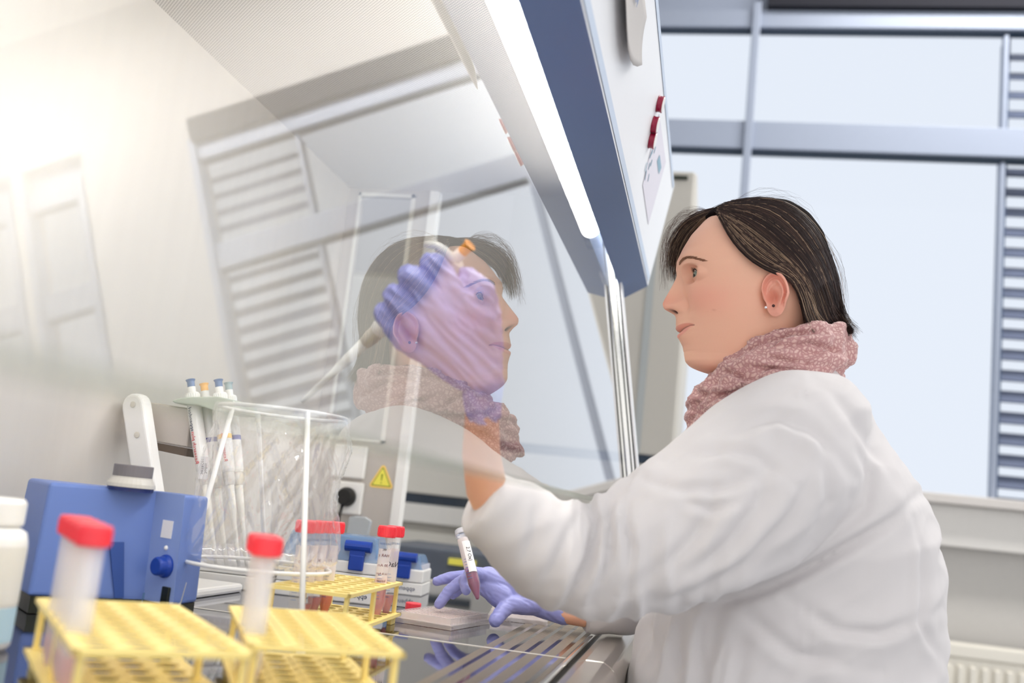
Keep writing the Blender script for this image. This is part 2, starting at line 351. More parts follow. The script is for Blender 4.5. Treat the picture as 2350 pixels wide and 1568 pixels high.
# ceiling light
t=thing('ceiling_light','long ceiling luminaire parallel to the window wall','light',(1.7,2.95,zz(2.85)))
MB().span((0.5,2.78,zz(2.80)),(2.9,3.12,zz(2.85))).build('housing',M['white'],t)
MB().span((0.52,2.8,zz(2.785)),(2.88,3.10,zz(2.80))).build('diffuser',M['ceiling_light'],t)
# tall pale appliances between the hood and the window
t=thing('lab_refrigerator','tall beige laboratory refrigerator with a dark handle slot beside the window','refrigerator',(-0.22,2.95,0))
b=MB(); b.span((-0.62,2.86,0.08),(-0.105+0.012,3.45,V(1587,395,y=2.86)[2])); b.build('body',M['lightgrey'],t,bevel=0.01)
b=MB(); b.span((-0.62,2.815,zz(0.175)),(-0.098,2.86,V(1587,395,y=2.82)[2])); b.build('door',M['lightgrey'],t,bevel=0.006)
b=MB(); b.span((-0.62,2.815,0.12),(-0.098,2.86,zz(0.15))); b.build('door',M['lightgrey'],t,bevel=0.006)
b=MB(); b.span((-0.62,2.82,zz(0.15)),(-0.10,2.86,zz(0.175))); b.build('seal',M['frame_dark'],t)
b=MB(); p=V(1558,408,y=2.81); b.box(p,(0.05,0.012,0.010)); b.build('handle_slot',M['dark_metal'],t)
b=MB(); b.span((-0.208,2.808,zz(0.178)),(-0.188,2.822,p[2])); b.build('door_groove',M['plastic_grey'],t)
for (x,y) in ((-0.58,2.9),(-0.14,2.9),(-0.58,3.4),(-0.14,3.4)): MB().lathe([(0.02,0),(0.02,0.08)],12,(x,y,0)).build('foot',M['black'],t)
# white laboratory cabinet seen through the side glass
t=thing('storage_cabinet','white storage cabinet with a dark slot seen through the far side glass','cabinet',(-1.0,3.3,0))
b=MB(); b.span((-1.6,3.15,0.0),(-0.66,3.7,zz(0.72))); b.build('body',M['lightgrey'],t,bevel=0.005)
b=MB(); b.span((-1.6,3.125,zz(0.006)),(-0.66,3.15,zz(0.70))); b.build('door',M['cream'],t,bevel=0.004)
b=MB(); b.span((-1.6,3.11,zz(-0.085)),(-0.66,3.15,zz(-0.026))); b.build('drawer',M['plastic_white'],t,bevel=0.004)
b=MB(); b.span((-1.6,3.13,zz(-0.2)),(-0.66,3.15,zz(-0.11))); b.build('drawer',M['cream'],t,bevel=0.004)
b=MB(); b.span((-1.55,3.14,zz(-0.03)),(-0.68,3.15,zz(0.02))); b.build('slot',M['frame_dark'],t)
t=thing('lab_appliance','dark blue-grey bench appliance with a yellow strip beyond the far side glass','appliance',(-0.68,2.6,0))
b=MB(); b.span((-0.79,2.45,0.0),(-0.30,2.8,zz(-0.125))); b.build('body',mat('slate_enamel',(84,92,106),0.5,noise=0.1),t,bevel=0.006)
b=MB(); b.span((-0.60,2.43,zz(-0.157)),(-0.535,2.452,zz(-0.142))); b.build('strip',M['warn'],t)
# plant by the far windows (seen only as a green reflection)
pl=thing('potted_plant','large leafy green plant in a pot by the far right window','plant',(2.15,3.45,0))
MB().lathe([(0.13,0),(0.17,0.3),(0.18,0.32),(0.165,0.32),(0.15,0.28)],24,(2.15,3.45,0)).build('pot',M['cream'],pl,smooth=True)
st=MB(); lf=MB(); rs=random.Random(3)
for i in range(26):
    a=rs.uniform(0,6.28); h=rs.uniform(0.9,1.75); r=rs.uniform(0.1,0.62)
    top=np.array([2.15+r*math.cos(a),3.45+0.30*r/0.62*math.sin(a)-0.02,h+0.25]); base=np.array([2.15,3.45,0.28]); mid=(base+top)/2+np.array([0,0,0.15])
    pts=[base*(1-u)**2+2*mid*u*(1-u)+top*u*u for u in np.linspace(0,1,8)]; st.tube(pts,0.006,6)
    for k in range(14):
        u=0.3+0.7*k/13; c=base*(1-u)**2+2*mid*u*(1-u)+top*u*u; an=rs.uniform(0,6.28); L=rs.uniform(0.12,0.2); wd=L*0.3; dz=rs.uniform(-0.4,0.3)
        d=np.array([math.cos(an),math.sin(an)*0.5,dz]); d/=np.linalg.norm(d); sd=np.cross(d,[0,0,1.0]); sd/=np.linalg.norm(sd); up=np.cross(sd,d)
        lf.add([c,c+d*L*0.4+sd*wd,c+d*L-up*0.02,c+d*L*0.4-sd*wd,c+d*L*0.45+up*0.015],[(0,1,4),(1,2,4),(2,3,4),(3,0,4)])
st.build('stem',mat('plant_stem',(110,120,60),0.6),pl,smooth=True); lf.build('foliage',mat('leaf_green',(120,170,84),0.5,noise=0.2,nscale=9),pl)
# ================================================================== SAFETY CABINET
TH=0.1728; DG=0.12; GN=np.array([math.cos(TH),0,math.sin(TH)])
def gx(z): return -(DG+z*math.sin(TH))/math.cos(TH)      # x of the sash plane at height z (relative to the camera)
Y0,Y1=0.08,1.93; XB=-0.78; ZT=0.62
hood=thing('safety_cabinet','white and blue biosafety cabinet with a slanted glass sash and steel interior','safety cabinet',(-0.45,1.0,0))
b=MB(); b.span((XB-0.012,Y0,WT),(XB,Y1,zz(ZT))); b.build('back_wall',M['steel_wall'],hood)
b=MB(); b.span((XB-0.0,Y0,WT-0.012),(-0.236,1.16,WT)); b.build('work_tray',M['worktop'],hood)
b=MB(); b.span((XB-0.0,1.166,WT-0.012),(-0.236,Y1+0.02,WT)); b.build('work_tray',M['worktop'],hood)
b=MB(); b.span((XB,1.1597,WT-0.006),(-0.139,1.1663,WT+0.0006)); b.build('tray_seam',M['seam_white'],hood)
for (a,c) in ((Y0,1.1597),(1.1663,1.452),(1.456,Y1)):
    b=MB(); b.span((-0.236,a,WT-0.012),(-0.141,c,WT+0.0003)); b.build('air_grille',M['grille'],hood)
b=MB(); b.span((-0.45,1.452,WT-0.01),(-0.139,1.456,WT+0.0004)); b.build('tray_seam',M['dark_metal'],hood)
# front edge and arm rest
b=MB(); b.span((-0.1405,Y0,WT-0.012),(-0.134,Y1,WT+0.0015)); b.build('front_rail',M['chrome'],hood,bevel=0.002)
pr=[(-0.130,-0.003),(-0.118,0.001),(-0.098,0.001),(-0.086,-0.006),(-0.080,-0.02),(-0.080,-0.05),(-0.130,-0.05)]
for (a,c) in ((Y0,1.164),(1.166,Y1)):
    b=MB(); b.prism([(x,a,WT+z) for x,z in pr],(0,c-a,0)); b.build('arm_rest',M['steel'],hood,bevel=0.003)
b=MB(); b.span((-0.134,Y0,WT-0.05),(-0.130,Y1,WT-0.012)); b.build('gap',M['black'],hood)
b=MB(); b.span((-0.80,Y0,WT-0.16),(-0.10,Y1+0.02,WT-0.0505)); b.build('base_housing',M['white'],hood,bevel=0.004)
for x in (-0.76,-0.16):
    for y in (Y0+0.04,Y1-0.04): MB().span((x-0.03,y-0.03,0),(x+0.03,y+0.03,WT-0.16)).build('leg',M['plastic_grey'],hood)
# perforated ceiling
b=MB(); b.span((XB,Y0,zz(ZT)),(-0.236,Y1,zz(ZT)+0.006)); b.build('perforated_ceiling',M['perf'],hood)
b=MB(); b.span((XB-0.02,Y0-0.02,zz(ZT)+0.007),(-0.30,Y1+0.02,zz(1.12))); b.build('fan_housing',M['white'],hood,bevel=0.004)
# header: blue underside and white inclined fascia
HP=[(-0.185,0.417),(-0.140,0.4445),(-0.105,0.650),(-0.118,0.662),(-0.299,0.80),(-0.299,0.64),(-0.215,0.64)]
b=MB(); n=len(HP); ya,yb=Y0,Y1-0.012
P0=[np.array((x,ya,zz(z))) for x,z in HP]; P1=[np.array((x,yb,zz(z))) for x,z in HP]
b.m=0; b.add([P0[0],P0[1],P1[1],P1[0]],[(0,1,2,3)]); 
b.add([P0[0],P1[0],P1[6],P0[6]],[(0,1,2,3)])
b.m=1; b.add([P0[1],P0[2],P1[2],P1[1]],[(0,1,2,3)]); b.add([P0[2],P0[3],P1[3],P1[2]],[(0,1,2,3)]); b.add([P0[3],P0[4],P1[4],P1[3]],[(0,1,2,3)]); b.add([P0[4],P0[5],P1[5],P1[4]],[(0,1,2,3)]); b.add([P0[5],P0[6],P1[6],P1[5]],[(0,1,2,3)])
b.add(P0,[tuple(range(n))]); b.add(P1,[tuple(range(n))[::-1]])
b.build('header_fascia',[M['blue_panel'],M['white']],hood)
fa=np.array([-0.140,0,0.4445]); fb=np.array([-0.105,0,0.650]); fd=(fb-fa)/np.linalg.norm(fb-fa); FN=np.array([fd[2],0,-fd[0]])
def HF(px,py,off=0.0):
    w=R_(px,py); w=w*((fa@FN+off)/(w@FN)); return w+np.array([0,0,ZC])
def hfp(y,s,off=0.0): p=fa+fd*s+FN*off; return np.array([p[0],y,p[2]+ZC])
# pale raised frame lines on the fascia
b=MB(); b.add([hfp(Y0,0.004,0.001),hfp(1.90,0.004,0.001),hfp(1.90,0.016,0.0015),hfp(Y0,0.016,0.0015)],[(0,1,2,3)]); b.add([hfp(Y0,0.195,0.001),hfp(1.90,0.195,0.001),hfp(1.90,0.204,0.0015),hfp(Y0,0.204,0.0015)],[(0,1,2,3)])
b.build('fascia_trim',mat('pale_blue_trim',(206,220,240),0.4),hood)
# sash
b=MB(); zb,zt=0.0185,0.60; o_=0.006
q=[np.array([gx(zb),0,zb]),np.array([gx(zt),0,zt])]; q+= [q[1]-GN*o_,q[0]-GN*o_]
qa=[(p[0],Y0+0.02,p[2]+ZC) for p in q]; b.prism(qa,(0,1.80-Y0-0.02,0)); b.mi[0]=1; b.build('glass_sash',[M['sash_body'],M['sash_front']],hood)
b=MB(); b.prism([(q[0][0]+0.0004,Y0+0.02,zz(zb)-0.0022),(q[0][0]+0.0004,Y0+0.02,zz(zb)),(q[3][0]-0.0004,Y0+0.02,zz(q[3][2])-0.001),(q[3][0]-0.0004,Y0+0.02,zz(q[3][2])-0.003)],(0,1.80-Y0-0.02,0)); b.build('sash_edge',M['glass_edge'],hood)
# side rail of the sash (far end): chrome and dark strips
def railstrip(o0,o1,yA,yB,zlo=-0.16,zhi=0.56):
    m=MB(); pts=[]
    for (o,z) in ((o0,zlo),(o1,zlo),(o1,zhi),(o0,zhi)): pts.append((gx(z)+o,yA,zz(z)))
    m.prism(pts,(0,yB-yA,0)); return m
YE=1.80
railstrip(-0.006,0.0035,YE,YE+0.03).build('side_rail',M['chrome'],hood)
railstrip(0.0035,0.0062,YE+0.002,YE+0.03).build('rail_gasket',M['dark_metal'],hood)
railstrip(0.0062,0.0098,YE-0.003,YE+0.03).build('side_rail',M['chrome'],hood)
railstrip(0.0098,0.0128,YE+0.002,YE+0.03).build('rail_gasket',M['black'],hood)
railstrip(0.0128,0.0165,YE-0.005,YE+0.03).build('side_rail',M['white'],hood)
# far side wall
ys=Y1
b=MB(); b.span((XB,ys,WT),(-0.602,ys+0.02,zz(0.098))); b.span((XB,ys,zz(0.098)),(-0.752,ys+0.02,zz(ZT))); b.span((-0.637,ys,zz(0.098)),(-0.602,ys+0.02,zz(ZT))); b.span((-0.752,ys,zz(0.606)),(-0.637,ys+0.02,zz(ZT))); b.build('side_wall',M['steel_far'],hood)
b=MB(); 
for (p0,p1) in (((-0.756,0.094),(-0.750,0.610)),((-0.641,0.094),(-0.633,0.610)),((-0.756,0.094),(-0.633,0.099)),((-0.756,0.603),(-0.633,0.610))): b.span((p0[0],ys-0.004,zz(p0[1])),(p1[0],ys,zz(p1[1])))
b.build('port_frame',M['cream'],hood)
b=MB(); b.span((-0.602,ys-0.006,WT),(-0.582,ys+0.02,zz(ZT))); b.build('side_post',M['plastic_white'],hood,bevel=0.002)
b=MB(); b.prism([(-0.582,ys+0.004,WT-0.01),(gx(-0.17),ys+0.004,WT-0.01),(gx(ZT),ys+0.004,zz(ZT)),(-0.582,ys+0.004,zz(ZT))],(0,0.006,0)); b.build('side_glass',M['pane'],hood)
b=MB(); b.span((-0.75,ys+0.008,zz(0.098)),(-0.637,ys+0.012,zz(0.606))); b.build('side_glass',M['pane'],hood)
b=MB(); b.span((-0.582,ys-0.002,WT-0.012),(-0.14,ys+0.02,WT+0.004)); b.build('sill_strip',M['seam_white'],hood)
# outlets on the far side wall
def faceplate(x0,x1,z0,z1,name='cover_plate'):
    m=MB(); m.span((x0,ys-0.012,zz(z0)),(x1,ys,zz(z1))); return m.build(name,M['plastic_white'],hood,bevel=0.004,seg=3)
faceplate(-0.733,-0.664,0.019,0.084)
sk=thing('power_socket','white wall socket with a round black plug below the blank plate','socket',(-0.70,ys,zz(-0.02)))
m=MB(); m.span((-0.728,ys-0.012,zz(-0.052)),(-0.662,ys,zz(0.012))); m.build('plate',M['plastic_white'],sk,bevel=0.004,seg=3)
pg=thing('power_plug','round black power plug with a black cable in the socket','plug',(-0.695,ys-0.03,zz(-0.02)))
m=MB(); m.lathe([(0.019,0),(0.019,0.01),(0.015,0.022)],24,(-0.692,ys-0.012,zz(-0.018)),(0,-1,0)); m.build('plug_body',M['black'],pg,smooth=False,bevel=0.001)
m=MB(); m.tube([(-0.694,ys-0.026,zz(-0.03)),(-0.697,ys-0.03,zz(-0.055)),(-0.70,ys-0.032,zz(-0.08)),(-0.71,ys-0.035,zz(-0.12)),(-0.72,ys-0.05,WT+0.004)],[0.003,0.003,0.0085,0.006,0.003],10); m.build('cable',M['black'],pg,smooth=True)
# warning triangle
wt=thing('warning_sticker','yellow triangular warning sticker with an exclamation mark on the steel side wall','sticker',(-0.63,ys-0.001,zz(0.02)))
def tri(c,r,d,round_=0.0):
    pts=[]
    for k in range(3):
        a=math.pi/2+k*2*math.pi/3; cx_,cz_=c[0]+r*math.cos(a)*0.92,c[1]+r*math.sin(a)
        for j in range(5):
            aa=a-math.pi/3+j*(2*math.pi/3)/4; pts.append((cx_+round_*math.cos(aa),ys-d,zz(cz_+round_*math.sin(aa))))
    return pts
C=(-0.6295,0.0225)
MB().prism(tri(C,0.0235,0.0012,0.005),(0,0.0012,0)).build('rim',M['warn_edge'],wt)
MB().prism(tri(C,0.0225,0.0018,0.0015),(0,0.0006,0)).build('panel',M['warn_ink'],wt)
MB().prism(tri(C,0.0195,0.0024,0.0015),(0,0.0006,0)).build('panel',M['warn'],wt)
m=MB(); m.prism([(C[0]-0.0013,ys-0.003,zz(C[1]+0.011)),(C[0]+0.0017,ys-0.003,zz(C[1]+0.011)),(C[0]+0.0006,ys-0.003,zz(C[1]-0.002)),(C[0]-0.0008,ys-0.003,zz(C[1]-0.002))],(0,0.0005,0)); m.box((C[0],ys-0.0028,zz(C[1]-0.0065)),(0.002,0.0004,0.0025)); m.build('exclamation_mark',M['warn_ink'],wt)
# fluorescent lamp
lp=thing('fluorescent_lamp','glowing white fluorescent tube along the top front of the cabinet','lamp',(-0.247,1.0,zz(0.53)))
XL,ZL=-0.246,0.520
MB().tube([(XL,Y0+0.1,zz(ZL)),(XL,1.80,zz(ZL))],0.0175,20).build('light_tube',M['tube_light'],lp,smooth=False)
m=MB(); m.tube([(XL,1.80,zz(ZL)),(XL,1.822,zz(ZL))],0.0178,20); m.build('end_cap',M['chrome'],lp,smooth=True)
m=MB(); m.box((XL,1.86,zz(ZL+0.004)),(0.034,0.07,0.03)); m.box((XL-0.004,1.845,zz(ZL-0.014)),(0.012,0.03,0.02)); m.build('lamp_holder',mat('clear_holder',(225,225,215),0.1,alpha=0.5),lp,bevel=0.002)
m=MB(); m.span((XL-0.02,Y0+0.05,zz(ZL+0.055)),(XL+0.004,1.9,zz(ZL+0.098))); m.build('lamp_channel',M['white'],lp,bevel=0.002)
for yy in (0.3,1.0,1.7,1.862): MB().span((XL-0.004,yy-0.006,zz(ZL+0.014)),(XL+0.002,yy+0.006,zz(ZL+0.056))).build('bracket',M['chrome'],lp)
# lights given off by the tube: the emissive mesh itself lights the cabinet
# papers and magnets on the fascia
sh=MB(); c=[(1.455,0.062),(1.66,0.050),(1.70,0.155),(1.47,0.168)]
c=[HF(1474,425),HF(1487,515),HF(1527,372),HF(1512,262)]
sh.prism([p+FN*0.0004 for p in c],FN*0.0006); t=thing('notice_sheet','pale printed notice sheet held by magnets on the cabinet fascia','paper',tuple(c[0]))
sh.build('sheet',M['paper'],t)
m=MB()
for (a,b_,) in (((1497,345),(1491,362)),((1500,335),(1496,352)),((1486,372),(1481,392)),((1492,372),(1488,388)),((1497,365),(1493,380)),((1484,390),(1480,412)),((1490,398),(1487,415)),((1508,312),(1503,330)),((1505,335),(1501,350))):
    A=HF(*a,off=0.0016);B=HF(*b_,off=0.0016); dd=(B-A); s_=np.array([0,1.0,0])*0.006
    m.add([A,B,B+s_,A+s_],[(0,1,2,3)])
m.build('printed_text',M['teal_ink'],t); m=MB(); m.add([HF(1508,370,off=0.0015),HF(1512,400,off=0.0015),HF(1518,385,off=0.0015),HF(1514,355,off=0.0015)],[(0,1,2,3)])
m.build('printed_block',M['teal_ink'],t)
mg=None
for i,(px,py) in enumerate(((1509,238),(1497,285),(1491,321))):
    c=HF(px,py); nm=['topmost','middle','lowest'][i]
    t=thing('magnet','dark red round magnet on the cabinet fascia, %s of the three'%nm,'magnet',tuple(c),group='red magnets on the cabinet fascia')
    r=0.0125*c[1]/1.4
    MB().lathe([(r*0.92,0),(r,0.001),(r*0.93,0.0025),(r*0.93,0.0058),(r,0.0075),(r*0.98,0.0085)],28,c,FN).build('rim',M['magnet'],t)
    MB().lathe([(r*0.9,0.0085),(r*0.85,0.0092)],28,c,FN).build('cap',M['plastic_white'],t)
t=thing('document_sleeve','curled grey sheet with faint writing on the near part of the fascia','paper',(-0.12,1.0,zz(0.55)))
m=MB(); rows=[]
for j in range(9):
    s=0.155-0.10*j/8; row=[]
    for i in range(13):
        y=0.80+0.34*i/12; y_=y-0.0*s; lift=0.002+0.010*(j/8)**2*(1 if i>2 else 0.5)
        row.append(hfp(y,s+0.02*math.sin(i*0.5)*(j/8)+0.045*(i/12)**2*(j/8),lift))
    rows.append(row)
vs=[p for r_ in rows for p in r_]; fs=[(j*13+i,j*13+i+1,(j+1)*13+i+1,(j+1)*13+i) for j in range(8) for i in range(12)]
m.add(vs,fs); so=m.build('sheet',M['paper_grey'],t,smooth=True); md=so.modifiers.new('thick','SOLIDIFY'); md.thickness=0.0004
m=text_mb('mm ml/24',0.02); place_text(m,hfp(1.0,0.12,0.0065),(0,-1,0),fd); m.build('handwriting',M['ink_blue'],t)
# ================================================================== THINGS IN THE CABINET
# ---- 15 ml conical tubes
def conical_tube(label, fill, fcol, h_fill, writing, group=None, capped=True, name='centrifuge_tube', wall=None):
    """local: tip at the origin, axis +Z, 108 mm + cap"""
    t=thing(name,label,'tube',group=group)
    R=0.0083; H=0.103
    MB().lathe([(0.0016,0),(0.0028,0.001),(R*0.96,0.021),(R,0.024),(R,H)],24).build('tube_wall',wall or M['tubewall'],t,smooth=True,local=True)
    if h_fill>0:
        r=R-0.0009; pr=[(0.0012,0.001),(0.0022,0.002),(r*0.95,0.0215)]
        if h_fill>0.024: pr+= [(r,0.0245),(r,h_fill)]
        else: pr=[(0.0012,0.001),(r*0.95*h_fill/0.0215,h_fill)]
        MB().lathe(pr,20).build('medium',fcol,t,smooth=False,local=True)
    if capped:
        m=MB(); m.lathe([(0.0108,H-0.001),(0.0112,H),(0.0112,H+0.0118),(0.0104,H+0.0128)],28)
        for k in range(28):
            a=2*math.pi*k/28; m.box((0.0113*math.cos(a),0.0113*math.sin(a),H+0.0055),(0.0009,0.0011,0.0095),rz=a)
        m.build('screw_cap',M['red'],t,local=True)
    # frosted writing panel wrapped on the side facing -Y
    if writing:
        m=MB(); n=9; a0,a1=-math.pi/2-1.0,-math.pi/2+1.0
        vs=[((R+0.0002)*math.cos(a0+(a1-a0)*i/n),(R+0.0002)*math.sin(a0+(a1-a0)*i/n),z) for z in (0.044,0.088) for i in range(n+1)]
        m.add(vs,[(i,i+1,i+n+2,i+n+1) for i in range(n)]); m.build('writing_panel',M['label_clear'],t,local=True)
        for k,(s,mt,sz,z) in enumerate(writing):
            tm=text_mb(s,sz); vs=[]
            for p in tm.v:
                a=-math.pi/2+p[0]/R; vs.append(((R+0.0005)*math.cos(a),(R+0.0005)*math.sin(a),z+p[1]))
            tm.v=vs; tm.build('handwriting' if mt is not M['ink_blue'] else 'printed_mark',mt,t,local=True)
        m=MB()
        for k in range(8):
            z=0.028+k*0.004; a=-math.pi/2-0.25
            m.box(((R+0.0003)*math.cos(a),(R+0.0003)*math.sin(a),z),(0.004 if k%2 else 0.006,0.0003,0.0004))
        m.build('graduation',M['ink_blue'],t,local=True)
    return t
def place(t,p,rz=0.0,tilt=0.0,rot=None):
    t.location=tuple(p); t.rotation_euler = rot if rot is not None else (tilt,0,rz); return t
# ---- racks
def make_rack(label, corner, lvec, svec, nl=10, ns=4):
    """corner: near corner of the top plate (x,y); lvec: long side, svec: short side (xy)"""
    corner=np.array(corner,float); L=np.linalg.norm(lvec); S=np.linalg.norm(svec); a=math.atan2(lvec[1],lvec[0])
    t=thing('tube_rack',label,'rack',(corner[0],corner[1],WT),a,'yellow tube racks')
    sg=1 if (lvec[0]*svec[1]-lvec[1]*svec[0])>0 else -1
    def plate(z,th,nm,ext=0.0):
        bm=bmesh.new(); pl=L/nl; ps=S/ns; hole=0.0093; nseg=12
        vs=[];fs=[]
        m=MB()
        for i in range(nl):
            for j in range(ns):
                cx=(i+.5)*pl; cy=(j+.5)*ps*sg; r=min(hole,0.42*min(pl,ps))
                outer=[];inner=[]
                for k in range(16):
                    an=2*math.pi*k/16; c,s=math.cos(an),math.sin(an); q=max(abs(c)/(pl/2),abs(s)/(ps/2)); outer.append((cx+c/q,cy+s/q)); inner.append((cx+r*c,cy+r*s))
                V_=[(x,y,z) for x,y in outer]+[(x,y,z) for x,y in inner]+[(x,y,z-th) for x,y in outer]+[(x,y,z-th) for x,y in inner]
                F=[]
                for k in range(16):
                    k2=(k+1)%16; F+=[(k,k2,k2+16,k+16),(k+32,k+48,k2+48,k2+32),(k+16,k2+16,k2+48,k+48)]
                m.add(V_,F)
        # rim
        e=0.0035+ext
        for (x0,x1,y0,y1) in ((-e,0,-e,S+e),(L,L+e,-e,S+e),(-e,L+e,-e,0),(-e,L+e,S,S+e)):
            m.box(((x0+x1)/2,sg*(y0+y1)/2,z-th/2-0.0008),(x1-x0,abs(y1-y0),th+0.0016))
        o=m.build(nm,M['yellow'],t,local=True)
        return o
    H=0.0515; plate(H,0.0022,'top_plate'); plate(0.0135,0.0022,'bottom_plate',0.002)
    m=MB(); m.span((-0.002,sg*0.0,0.003),(L+0.002,sg*S,0.0045)) 
    for x in (0.004,L/2,L-0.004):
        for y in (0.002,S-0.002):
            m2=MB(); m2.box((x,sg*y,(H-0.002)/2),(0.0065 if x!=L/2 else 0.0085,0.0045,H-0.002)); m2.build('post',M['yellow'],t,local=True,bevel=0.0006)
    for y in (0.002,S-0.002):
        for x in (0.012,L-0.012): MB().box((x,sg*y,0.004),(0.02,0.006,0.008)).build('foot',M['yellow'],t,local=True,bevel=0.001)
    def pos(i,j):
        x=(i+.5)*L/nl; y=sg*(j+.5)*S/ns; return np.array([corner[0]+x*math.cos(a)-y*math.sin(a),corner[1]+x*math.sin(a)+y*math.cos(a),WT+0.0045])
    return t,pos
r1,p1_=make_rack('yellow tube rack nearest the white bottle at bottom left',(-0.356,0.562),(-0.148,0.170),(0.052,0.088),9,4)
r2,p2_=make_rack('yellow tube rack in the foreground between the other two',(-0.292,0.663),(-0.100,0.174),(0.076,0.068),9,4)
r3,p3_=make_rack('yellow tube rack beside the well plate, farthest back',(-0.362,1.046),(-0.010,0.218),(-0.088,-0.004),9,4)
wr=[('SARSTEDT',M['ink_blue'],0.0034,0.094),('4K',M['ink_dark'],0.0042,0.087),('HAR c',M['ink_maroon'],0.0050,0.080),('30 Am',M['ink_maroon'],0.0048,0.068),('lot 8 Agm',M['ink_maroon'],0.0036,0.058),('Inzoon',M['ink_maroon'],0.0040,0.0495),('As. Sroin',M['ink_dark'],0.0036,0.043)]
T15=conical_tube('tube of pink liquid with dark red handwriting at the near corner of the farthest rack',1,M['pink'],0.052,wr)
def front(p): return math.atan2(-p[0],p[1])*1.0   # turn the written side towards the window of the cabinet
place(T15,V(868,1421,z=-0.157)+np.array([0,0,0.0]),0.25)
q=V(868,1421,z=-0.157); q=np.array([-0.3835,1.222,WT+0.0047]); place(T15,q,0.28)
wr2=[('SARSTEDT',M['ink_blue'],0.0034,0.094),('NaCl',M['ink_dark'],0.0095,0.068)]
T2=conical_tube('red-capped tube marked NaCl in black, behind the pink-filled one at the rack corner',1,M['pink'],0.030,wr2); place(T2,(-0.3835,1.247+0.010,WT+0.0047),0.42)
k=0
def simple(label,pos,fill,col,grp,rz=0.3,tl=0.0,txt=None,wall=None):
    t=conical_tube(label,1,col,fill,txt,group=grp,wall=wall); place(t,pos,rz); return t
g3='tubes in the farthest yellow rack behind the bag'
for (i,j,fl,cl,nm) in ((0,3,0.014,M['orange'],'orange-tipped'),(1,3,0.036,M['rose'],'rose-coloured'),(2,3,0.040,M['rose'],'deeper rose'),(2,2,0.046,M['orange'],'bright orange')):
    pass
tl=[]
for n_,(px,py,yy,fl,cl,lb) in enumerate(((700,1222,1.10,0.012,M['orange'],'red-capped tube with a little orange liquid, leftmost of those behind the clear bag'),(722,1222,1.125,0.022,M['rose'],'red-capped tube with dusky pink liquid behind the bag holder rod'),(742,1221,1.15,0.028,M['rose'],'red-capped tube with deeper pink liquid, third along behind the bag'),(768,1219,1.17,0.034,M['orange'],'red-capped tube with bright orange liquid at the right edge of the clear bag'))):
    p=V(px,py,y=yy); simple(lb,(p[0],p[1],WT+0.0047),fl,cl,g3,0.3,txt=[('SARSTEDT',M['ink_blue'],0.0034,0.094),('30',M['ink_maroon'],0.0045,0.07)])
for n_,i in enumerate((1,2,3,4)):
    p=p1_(i*1.25+0.6,0)-np.array([0.008,0,0]); lb=['nearest of the four red-capped tubes in the bottom left rack','second red-capped tube from the front in the bottom left rack','third red-capped tube from the front in the bottom left rack','rearmost of the four red-capped tubes in the bottom left rack'][n_]
    simple(lb,p,0.03,M['pink'],'tubes in the bottom left rack',0.6,wall=M['tubewall_m'])
for n_,i in enumerate((1.5,2.9)):
    simple(['front red-capped tube in the middle foreground rack','rear red-capped tube in the middle foreground rack'][n_],p2_(i,0)-np.array([0.009,0,0]),0.02,M['pink'],'tubes in the middle foreground rack',0.5,wall=M['tubewall_m'])
# ---- 96-well plate
def well_plate(name,label,corner,ev,sv,lid=True,wells=True,full=True):
    """corner + long edge ev + short edge sv"""
    a=math.atan2(ev[1],ev[0]); L,S=0.1276,0.0855; sg=1 if ev[0]*sv[1]-ev[1]*sv[0]>0 else -1
    t=thing(name,label,'well plate',(corner[0],corner[1],WT+0.0005),a)
    m=MB()
    for (x0,x1,y0,y1,z0,z1) in ((0,L,0,0.0012,0,0.006),(0,L,S-0.0012,S,0,0.006),(0,0.0012,0,S,0,0.006),(L-0.0012,L,0,S,0,0.006),(0.003,L-0.003,0.003,0.0042,0.005,0.0135),(0.003,L-0.003,S-0.0042,S-0.003,0.005,0.0135),(0.003,0.0042,0.003,S-0.003,0.005,0.0135),(L-0.0042,L-0.003,0.003,S-0.003,0.005,0.0135),(0,L,0,S,0.005,0.0055)):
        m.span((x0,sg*y0,z0),(x1,sg*y1,z1))
    m.build('skirt',M['clear'],t,local=True)
    if wells:
        m=MB(); md=MB(); tp=MB()
        for i in range(12):
            for j in range(8):
                x=0.0143+i*0.009; y=sg*(0.0112+j*0.009)
                m.lathe([(0.0033,0.002),(0.0034,0.0126)],12,(x,y,0),cap=False); md.lathe([(0.0031,0.0022),(0.0031,0.0065)],10,(x,y,0))
                tp.lathe([(0.0038,0.0128),(0.0034,0.0128)],14,(x,y,0),cap=False)
        m.build('wells',M['wells'],t,smooth=True,local=True)
        if full: md.build('medium',mat('peach_medium',(255,186,160),0.2,alpha=0.4),t,local=True)
        tp.build('well_rims',M['label_w'],t,local=True)
    if lid:
        m=MB(); m.span((0.001,sg*0.001,0.0140),(L-0.001,sg*(S-0.001),0.0150))
        for (x0,x1,y0,y1) in ((0.0005,L-0.0005,0.0005,0.0017),(0.0005,L-0.0005,S-0.0017,S-0.0005),(0.0005,0.0017,0.0005,S-0.0005),(L-0.0017,L-0.0005,0.0005,S-0.0005)): m.span((x0,sg*y0,0.0075),(x1,sg*y1,0.0150))
        m.build('lid',M['lid'],t,local=True)
    return t
well_plate('well_plate','clear plastic ninety-six well plate with peach liquid, under the thumb of the gloved hand',(-0.2985,1.264),(0.024,0.128),(-0.084,0.026),lid=False)
well_plate('well_plate','empty clear well plate lying behind the tube in the gloved hand',(-0.205,1.452),(-0.018,0.126),(-0.084,-0.012),lid=False,full=False)
t=thing('screw_cap','red screw cap lying behind the clear well plate','cap',tuple(V(947,1400,z=-0.161)))
